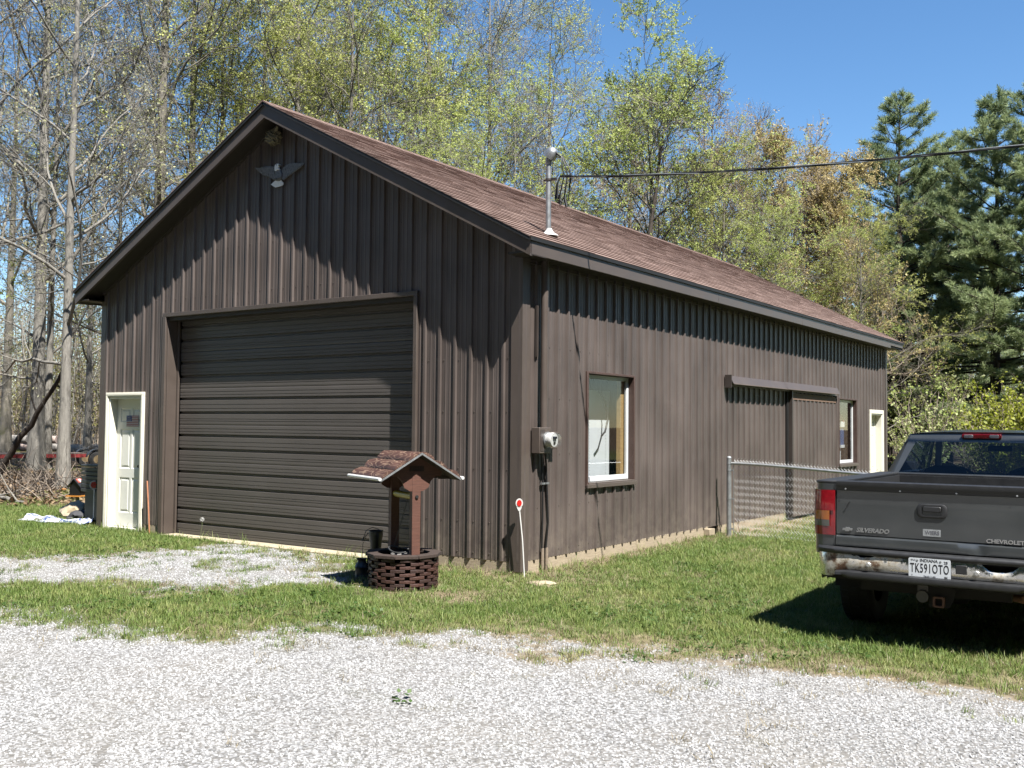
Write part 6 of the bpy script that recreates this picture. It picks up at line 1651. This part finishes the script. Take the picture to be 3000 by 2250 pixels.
def layer(areas, fn, smin, smax, srcs, name, label, far=1.0, tilt=.15, zoff=0):
    X, Y, S = [], [], []
    for a in areas:
        x, y, D = pts(*a); g = fn(x, y, D); k = rg.rand(len(x)) < g; X.append(x[k]); Y.append(y[k]); S.append(rg.uniform(smin, smax, k.sum()) * np.maximum(1, (D[k] / 11) ** far))
    x, y, s_ = map(np.concatenate, (X, Y, S)); z = gz(x, y) + zoff
    rot = np.stack([rg.normal(0, tilt, len(x)), rg.normal(0, tilt, len(x)), rg.uniform(0, 6.28, len(x))], 1)
    sc_ = np.stack([s_, s_, s_ / np.maximum(1, s_ / 1.6) ** .75], 1)
    return scatter(name, np.stack([x, y, z], 1), rot, sc_, rg.randint(0, len(srcs), len(x)), srcs, label)
def f_grass(x, y, D):
    g, l, d = cover(x, y); t_ = np.clip(g * (1 - l * .8) * (1 - d * .75), 0, 1); return np.where(g > .3, t_ ** .85, t_ * .35)
near = (-8.2, 7.8, -6.5, 5.2, 560); left = (-16, -8.2, -5, 7, 190); right = (0, 11, 5.2, 22, 100); rfar = (-6, 24, 22, 42, 14); lfar = (-60, -20, 8, 45, 9)
layer([near, left, right, rfar, lfar], f_grass, .6, 1.25, grass_src, 'grass', 'green lawn grass around the barn', far=.55)
layer([(-8.2, 7.8, -6.5, 5.2, 160)], lambda x, y, D: (lambda c_: np.clip(c_[2] * (c_[0] * .9 + .12) + .08 * c_[0] + .22 * ss(.62, .82, vnoise(x, y, .45, 17)) * ss(.45, .7, vnoise(x, y, 2.1, 18)), 0, 1))(cover(x, y)), .7, 1.4, dry_src, 'dry_grass', 'dry straw-coloured grass and thatch among the green', far=.3, tilt=.3)
layer([(-8.2, 7.8, -6.5, 3, 45)], lambda x, y, D: (lambda c_: np.clip(c_[0] * ss(.45, .75, vnoise(x, y, .8, 15)) * (1 - c_[2] * .5), 0, 1))(cover(x, y)), 0.6, 1.2, weed_src, 'weeds', 'low broad-leaved weeds and clover in the lawn', far=.3)
tall_src = [clump(120 + i, 12, .13, .0045, .03, .9, GR, 'tall_tuft') for i in range(3)]
XW = np.r_[rg.uniform(GX0, GX1, 26), rg.uniform(-7.9, -6.4, 22), rg.uniform(-1.4, 0, 16), rg.uniform(.05, .18, 46)]; YW = np.r_[rg.uniform(-.22, -.09, 26), rg.uniform(-.14, -.05, 22), rg.uniform(-.15, -.04, 16), rg.uniform(.2, 8.3, 46)]
nw = len(XW); sw_ = rg.uniform(.4, 1.2, nw)
scatter('tall_grass', np.c_[XW, YW, gz(XW, YW)], np.c_[rg.normal(0, .15, (nw, 2)), rg.uniform(0, 6.28, nw)], np.c_[sw_, sw_, sw_], rg.randint(0, 3, nw), tall_src, 'taller unmown tufts along the foot of the barn walls')
# gravel stones
t = NT('limestone'); t.set(Roughness=.9); oi = t.new('ObjectInfo'); t.b.inputs['Specular IOR Level'].default_value = .2
sc_ = t.ramp(oi.outputs['Random'], [(0, (.20, .198, .195)), (.17, (.34, .34, .338)), (.7, (.445, .447, .45)), (1, (.53, .532, .54))])
dn_ = t.noise(.55, 4, .6, coord='World', stretch=(1, 1.8, 1)); t.base(t.mix(t.ramp(dn_, [(.45, (0, 0, 0)), (.70, (.5, .5, .5))]), sc_, (.34, .332, .315))); STN = t.mat
st_src = []
for i in range(5):
    r_ = np.random.RandomState(200 + i); bm = bmesh.new(); bmesh.ops.create_icosphere(bm, subdivisions=1, radius=1)
    for v in bm.verts: v.co = Vector((v.co.x * r_.uniform(.8, 1.25), v.co.y * r_.uniform(.6, 1.0), v.co.z * r_.uniform(.45, .8)))
    me = bpy.data.meshes.new('stone'); bm.to_mesh(me); bm.free(); me.materials.append(STN); st_src.append(bpy.data.objects.new('stone', me))
def f_stone(x, y, D):
    g, l, d = cover(x, y); return np.clip((1 - g) * (1 - l) * (.55 + .45 * vnoise(x, y, .5, 16)) * np.clip((9.5 / D) ** 1.3, .25, 1), 0, 1)
layer([(-7.5, 7.8, -6.8, .0, 2500)], f_stone, .0045, .0115, st_src, 'gravel', 'white crushed limestone gravel of the drive', far=.9, tilt=.6)

# ------------------------------------------------------------------ treeline behind the viewpoint, added to darken the barn front, also mirrored in windows
rt_ = np.random.RandomState(5); Q = []
for row in range(2):
    for x in np.arange(-34, 27, 4.2): Q.append((x + rt_.uniform(-1, 1), -24 - row * 4.5 + rt_.uniform(-1, 1)))
    for y in np.arange(-24, 34, 4.2): Q.append((23.5 + row * 4.5 + rt_.uniform(-1, 1), y + rt_.uniform(-1, 1)))
Q = np.array(Q); n = len(Q); s_ = rt_.uniform(1.15, 1.45, n)
k_ = rt_.randint(0, 2, n); rz_ = rt_.uniform(0, 6.28, n); two = lambda v: np.concatenate([v, v])
scatter('shade_treeline', two(np.c_[Q, np.full(n, -.1)]), two(np.c_[np.zeros((n, 2)), rz_]), two(np.c_[s_, s_, s_]), np.concatenate([k_ * 2, k_ * 2 + 1]), [bpy.data.objects.new('pine_piece', me) for pr in PN for me in pr], 'unseen row of dark pines added to darken the barn front, also mirrored in the windows')
